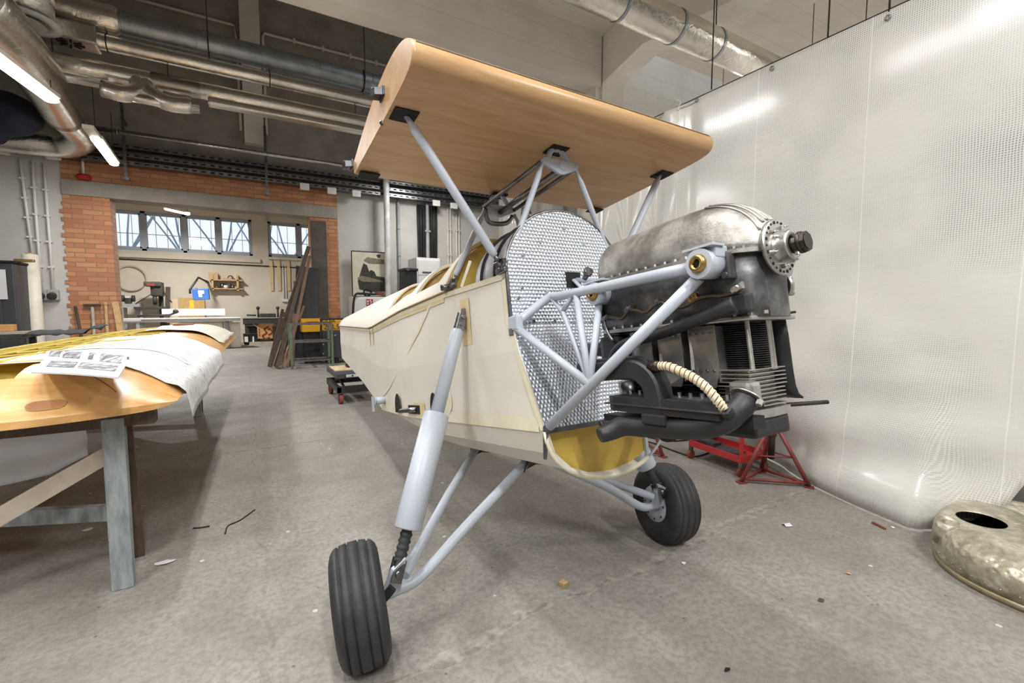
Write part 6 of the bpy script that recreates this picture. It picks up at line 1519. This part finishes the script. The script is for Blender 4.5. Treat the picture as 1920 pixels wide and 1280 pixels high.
q = at(435, 612, Y=ys_ + .2); b = MB(); b.box((q.x, ys_ + .35, (zs - .08) / 2), (.42, .3, zs - .1), bevel=.01); solo('ribbed_radiator', b, 'cream_plastic', 'cream cabinet under the right end of the table saw', 'cabinet')
# saw guard, lamp arm, shelf
t = thing('saw_guard', 'blue saw guard box with a white label hanging over the table saw', 'guard', at(376, 563, Y=16.9))
b = MB(); a, c = at(361, 541, Y=16.9), at(393, 562, Y=16.9); b.box(((a.x + c.x) / 2, 16.9, (a.z + c.z) / 2), (c.x - a.x, .3, a.z - c.z), Matrix.Rotation(-.06, 3, 'Y'), bevel=.02); part('box', b, 'blue', t)
b = MB(); q = at(377, 550, Y=16.74); b.box(q + V((0, 0, .04)), (.15, .006, .1)); b.box(q + V((-.02, 0, -.06)), (.09, .006, .1)); part('label', b, 'paper', t)
p0, p1, p2 = at(356, 543, Y=16.95), at(372, 520, Y=17.1), at(386, 527, Y=17.6); b = MB(); b.tube([p0 + V((0, 0, -.12)), p0, p1, p2], .03, 8); b.bar(p2, V((p2.x, YA - .01, p2.z)), .06, .06); b.bar(p0, at(370, 541, Y=16.9), .03, .03); part('arm', b, 'black_paint', t)
b = MB(); b.box(at(360, 572, Y=16.9), (.1, .06, .3)); b.box(at(360, 577, Y=16.85), (.14, .08, .05)); part('riving_post', b, 'yellow', t)
t = thing('wall_shelf', 'small two tier wooden wall shelf with tools below the long window', 'shelf', at(422, 543, Y=YA - .2))
zl_, zu_ = at(420, 541, Y=YA - .3).z, at(420, 525, Y=YA - .3).z; xa_, xb_ = at(393, 530, Y=YA - .3).x, at(455, 530, Y=YA - .3).x
for z in (zl_, zu_): b = MB(); b.box(((xa_ + xb_) / 2, YA - .16, z), (xb_ - xa_, .3, .035)); part('board', b, 'raw_wood', t)
for x in (xa_ + .08, xb_ - .15): b = MB(); b.box((x, YA - .16, (zl_ + zu_) / 2 + .06), (.06, .3, zu_ - zl_ + .25)); part('upright', b, 'raw_wood', t)
rnd = random.Random(5)
for k, lab in enumerate(('leftmost dark tool on the wall shelf', 'second tool on the wall shelf', 'pale jar in the middle of the wall shelf', 'dark tin right of the pale jar on the wall shelf', 'rightmost tin on the wall shelf')):
    x = lerp(xa_ + .25, xb_ - .3, k / 4); b = MB(); b.cyl((x, YA - .2, zl_ + .018), (x, YA - .2, zl_ + .12 + .06 * (k % 2)), .05 + .015 * (k % 3), seg=10); solo('shelf_tin', b, ('dark_machine', 'steel', 'cream_plastic', 'dark_wood', 'steel')[k], lab, 'tin', 'tins on the wall shelf')
x = at(400, 517, Y=YA - .2).x; b = MB(); b.box((x, YA - .16, zu_ + .13), (.26, .2, .22)); solo('wood_box', b, 'raw_wood', 'small wooden box on top of the wall shelf at its left', 'box')
b = MB(); b.bar((x + .25, YA - .2, zu_ + .06), (xb_ - .3, YA - .2, zu_ + .045), .06, .05); solo('wood_bar', b, 'raw_wood', 'wooden bar lying on top of the wall shelf', 'bar')
b = MB(); q = at(432, 520, Y=YA - .15); b.ring(V((q.x, YA - .15, zu_ + .09)), (0, 1, 0), .07, .02, 14, 6); solo('tool_loop', b, 'dark_machine', 'dark looped tool on top of the wall shelf at its right', 'tool')
b = MB(); zc_ = at(300, 483, Y=YA).z; b.tube([(-4.8, YA - .03, at(240, 485, Y=YA).z), (4.0, YA - .03, at(540, 500, Y=YA).z - .05)], .022, 6); solo('wall_cable', b, 'dark_rod', 'dark cable run along the cream wall below the windows', 'cable')
for i, (u, lab) in enumerate(((508, 'leftmost'), (522, 'middle'), (540, 'rightmost'))):
    a = at(u, 488, Y=YA - .05); z1_ = at(u, 545, Y=YA - .05).z; b = MB(); b.prism([V((a.x - .05, YA - .05, a.z)), V((a.x + .05, YA - .05, a.z)), V((a.x + .055, YA - .05, a.z - .3)), V((a.x + .075, YA - .05, a.z - .36)), V((a.x + .06, YA - .05, a.z - .42)), V((a.x + .045, YA - .05, z1_)), V((a.x - .045, YA - .05, z1_)), V((a.x - .06, YA - .05, a.z - .42)), V((a.x - .075, YA - .05, a.z - .36)), V((a.x - .055, YA - .05, a.z - .3))], (0, .03, 0))
    solo('wooden_template', b, 'pale_tan', 'long pale wooden template hanging below the small window, %s of three' % lab, 'template', 'wooden templates')
for i, u in enumerate((531, 536)):
    xx = at(u, 520, Y=YA - .03).x; b = MB(); b.cyl((xx, YA - .03, at(u, 561, Y=YA).z), (xx, YA - .03, at(u, 497, Y=YA).z), .02, seg=6); solo('wall_conduit', b, 'white', 'white conduit between the wooden templates, the %s of a pair' % ('left', 'right')[i], 'conduit', 'conduit pair')
b = MB(); b.box(at(534, 563, Y=YA - .06), (.22, .1, .1), bevel=.01); solo('socket_box', b, 'white', 'white socket box under the conduit pair', 'socket')
t = thing('wall_cabinet', 'small red framed wall cabinet behind the leaning boards', 'cabinet', at(560, 540, Y=YA - .12))
a, c = at(551, 527, Y=YA - .2), at(575, 552, Y=YA - .2); b = MB(); b.box(((a.x + c.x) / 2, YA - .1, (a.z + c.z) / 2), (c.x - a.x, .2, a.z - c.z)); part('body', b, 'dark_red', t)
b = MB(); b.box(((a.x + c.x) / 2, YA - .205, (a.z + c.z) / 2 + .1), ((c.x - a.x) * .7, .02, (a.z - c.z) * .45)); part('sheet', b, 'paper', t)
# lathe bench
t = thing('lathe', 'long dark lathe on a bench at the back of the room beyond', 'lathe', (at(510, 620, Y=17.9).x, 17.9, 0))
a, c = at(455, 596, Y=17.6), at(575, 600, Y=17.6); zl_ = a.z; b = MB(); b.box(((a.x + c.x) / 2, 17.9, zl_ - .12), (c.x - a.x, .5, .2), bevel=.02); part('bed', b, 'dark_machine', t)
b = MB(); b.box(((a.x + c.x) / 2, 17.9, zl_ - .005), (c.x - a.x + .06, .56, .03)); part('bench_top', b, 'grey_machine', t)
for xx in (a.x + .25, c.x - .4): b = MB(); b.box((xx, 17.9, (zl_ - .22) / 2), (.4, .45, zl_ - .22), bevel=.02); part('pedestal', b, 'dark_machine', t)
b = MB(); b.box((c.x - .6, 17.9, zl_ + .1), (.35, .3, .16), bevel=.04); b.cyl((at(484, 585, Y=17.8).x, 17.8, zl_), (at(484, 585, Y=17.8).x, 17.8, zl_ + .3), .03, seg=8); b.ball((at(484, 585, Y=17.8).x, 17.8, zl_ + .33), .06, 8); b.cyl((at(521, 585, Y=17.8).x, 17.8, zl_), (at(521, 585, Y=17.8).x, 17.8, zl_ + .3), .03, seg=8); b.ball((at(521, 585, Y=17.8).x, 17.8, zl_ + .33), .06, 8)
b.box((at(502, 590, Y=17.8).x, 17.8, zl_ + .07), (.5, .25, .14), bevel=.03); b.tube([(at(462, 585, Y=17.8).x, 17.8, zl_ + .09), (at(480, 587, Y=17.8).x, 17.8, zl_ + .08)], .03, 8); part('headstock', b, 'dark_machine', t)
b = MB(); b.box(((a.x + c.x) / 2, 17.7, .62), (c.x - a.x - .2, .6, .04)); part('lower_shelf', b, 'dark_machine', t)
def pail(u, v, r, m, label):
    x = at(u, v, Y=17.2).x; t = thing('bucket', label, 'bucket', (x, 17.2, 0), 'buckets under the lathe'); b = MB(); b.lathe([(r * .9, .02), (r, .36), (r * 1.04, .37), (r * .9, .36)], (x, 17.2, .0), (0, 0, 1), 20); part('pail', b, m, t)
    b = MB(); b.grid([[V((x + r * 1.0 * math.sin(a_), 17.2 - r * 1.0 * math.cos(a_), z)) for a_ in (-.9, -.5, -.2)] for z in (.1, .28)]); part('label', b, 'paper', t)
pail(467, 630, .17, 'dark_machine', 'dark bucket with white label under the left end of the lathe')
pail(478, 632, .15, 'black_paint', 'second dark bucket right of the labelled bucket')
x0_, x1_ = at(483, 625, Y=17.0).x, at(511, 625, Y=17.0).x; zt_ = max(.5, at(490, 612, Y=17).z)
t = thing('carton', 'open cardboard box with a brown angular logo under the lathe', 'box', ((x0_ + x1_) / 2, 17.25, 0))
b = MB(); b.box(((x0_ + x1_) / 2, 17.25, zt_ / 2 + .1), (x1_ - x0_, .5, zt_ - .2)); part('body', b, 'cardboard', t)
b = MB(); q = V((lerp(x0_, x1_, .62), 16.995, zt_ * .5 + .08)); s = .17
def seg_(p, r__): b.bar(q + V((p[0] * s, 0, p[1] * s)), q + V((r__[0] * s, 0, r__[1] * s)), .006, .05, (0, 0, 1))
Lg = lambda x, z: (x * .8 - z * .45, x * .45 + z * .8)
for p, r__ in (((-1, 0), (0, 0)), ((0, 0), (0, 1)), ((0, 1), (1, 1)), ((-1, -1), (-1, 0)), ((-1, -1), (0, -1)), ((0, -.5), (1, -.5)), ((1, -.5), (1, .5)), ((.5, .5), (1, .5))): seg_(Lg(*p), Lg(*r__))
for k in range(3): b.box(V((lerp(x0_, x1_, .12), 16.995, zt_ * .5 + .02 + .09 * k)), (.03, .006, .06))
part('logo', b, 'brown_ink', t)
b = MB(); b.bar((x0_, 17.0, zt_ - .02), (x0_ - .12, 17.0, zt_ + .1), .012, .01); b.prism([V((x0_, 17.0, zt_)), V((x1_, 17.0, zt_)), V((x1_ + .05, 16.9, zt_ + .1)), V((x0_ + .05, 16.9, zt_ + .1))], (0, .008, 0)); part('flaps', b, 'cardboard', t)
b = MB(); b.box(((x0_ + x1_) / 2, 17.25, .05), (x1_ - x0_ + .5, .6, .1)); solo('wooden_pallet', b, 'bare_board', 'low grey board under the cardboard box', 'board')
# cloth bundle high at the left edge
c = at(2, 212, Y=10.5); b = MB(); b.ball(c, .46, 16, (1.1, .8, .75)); b.ball(c + V((-.4, .1, -.25)), .4, 14, (1.2, .8, .7)); solo('cloth_bundle', b, 'dark_blue', 'dark blue cloth covered unit high at the left edge behind the foil bend', 'bundle')
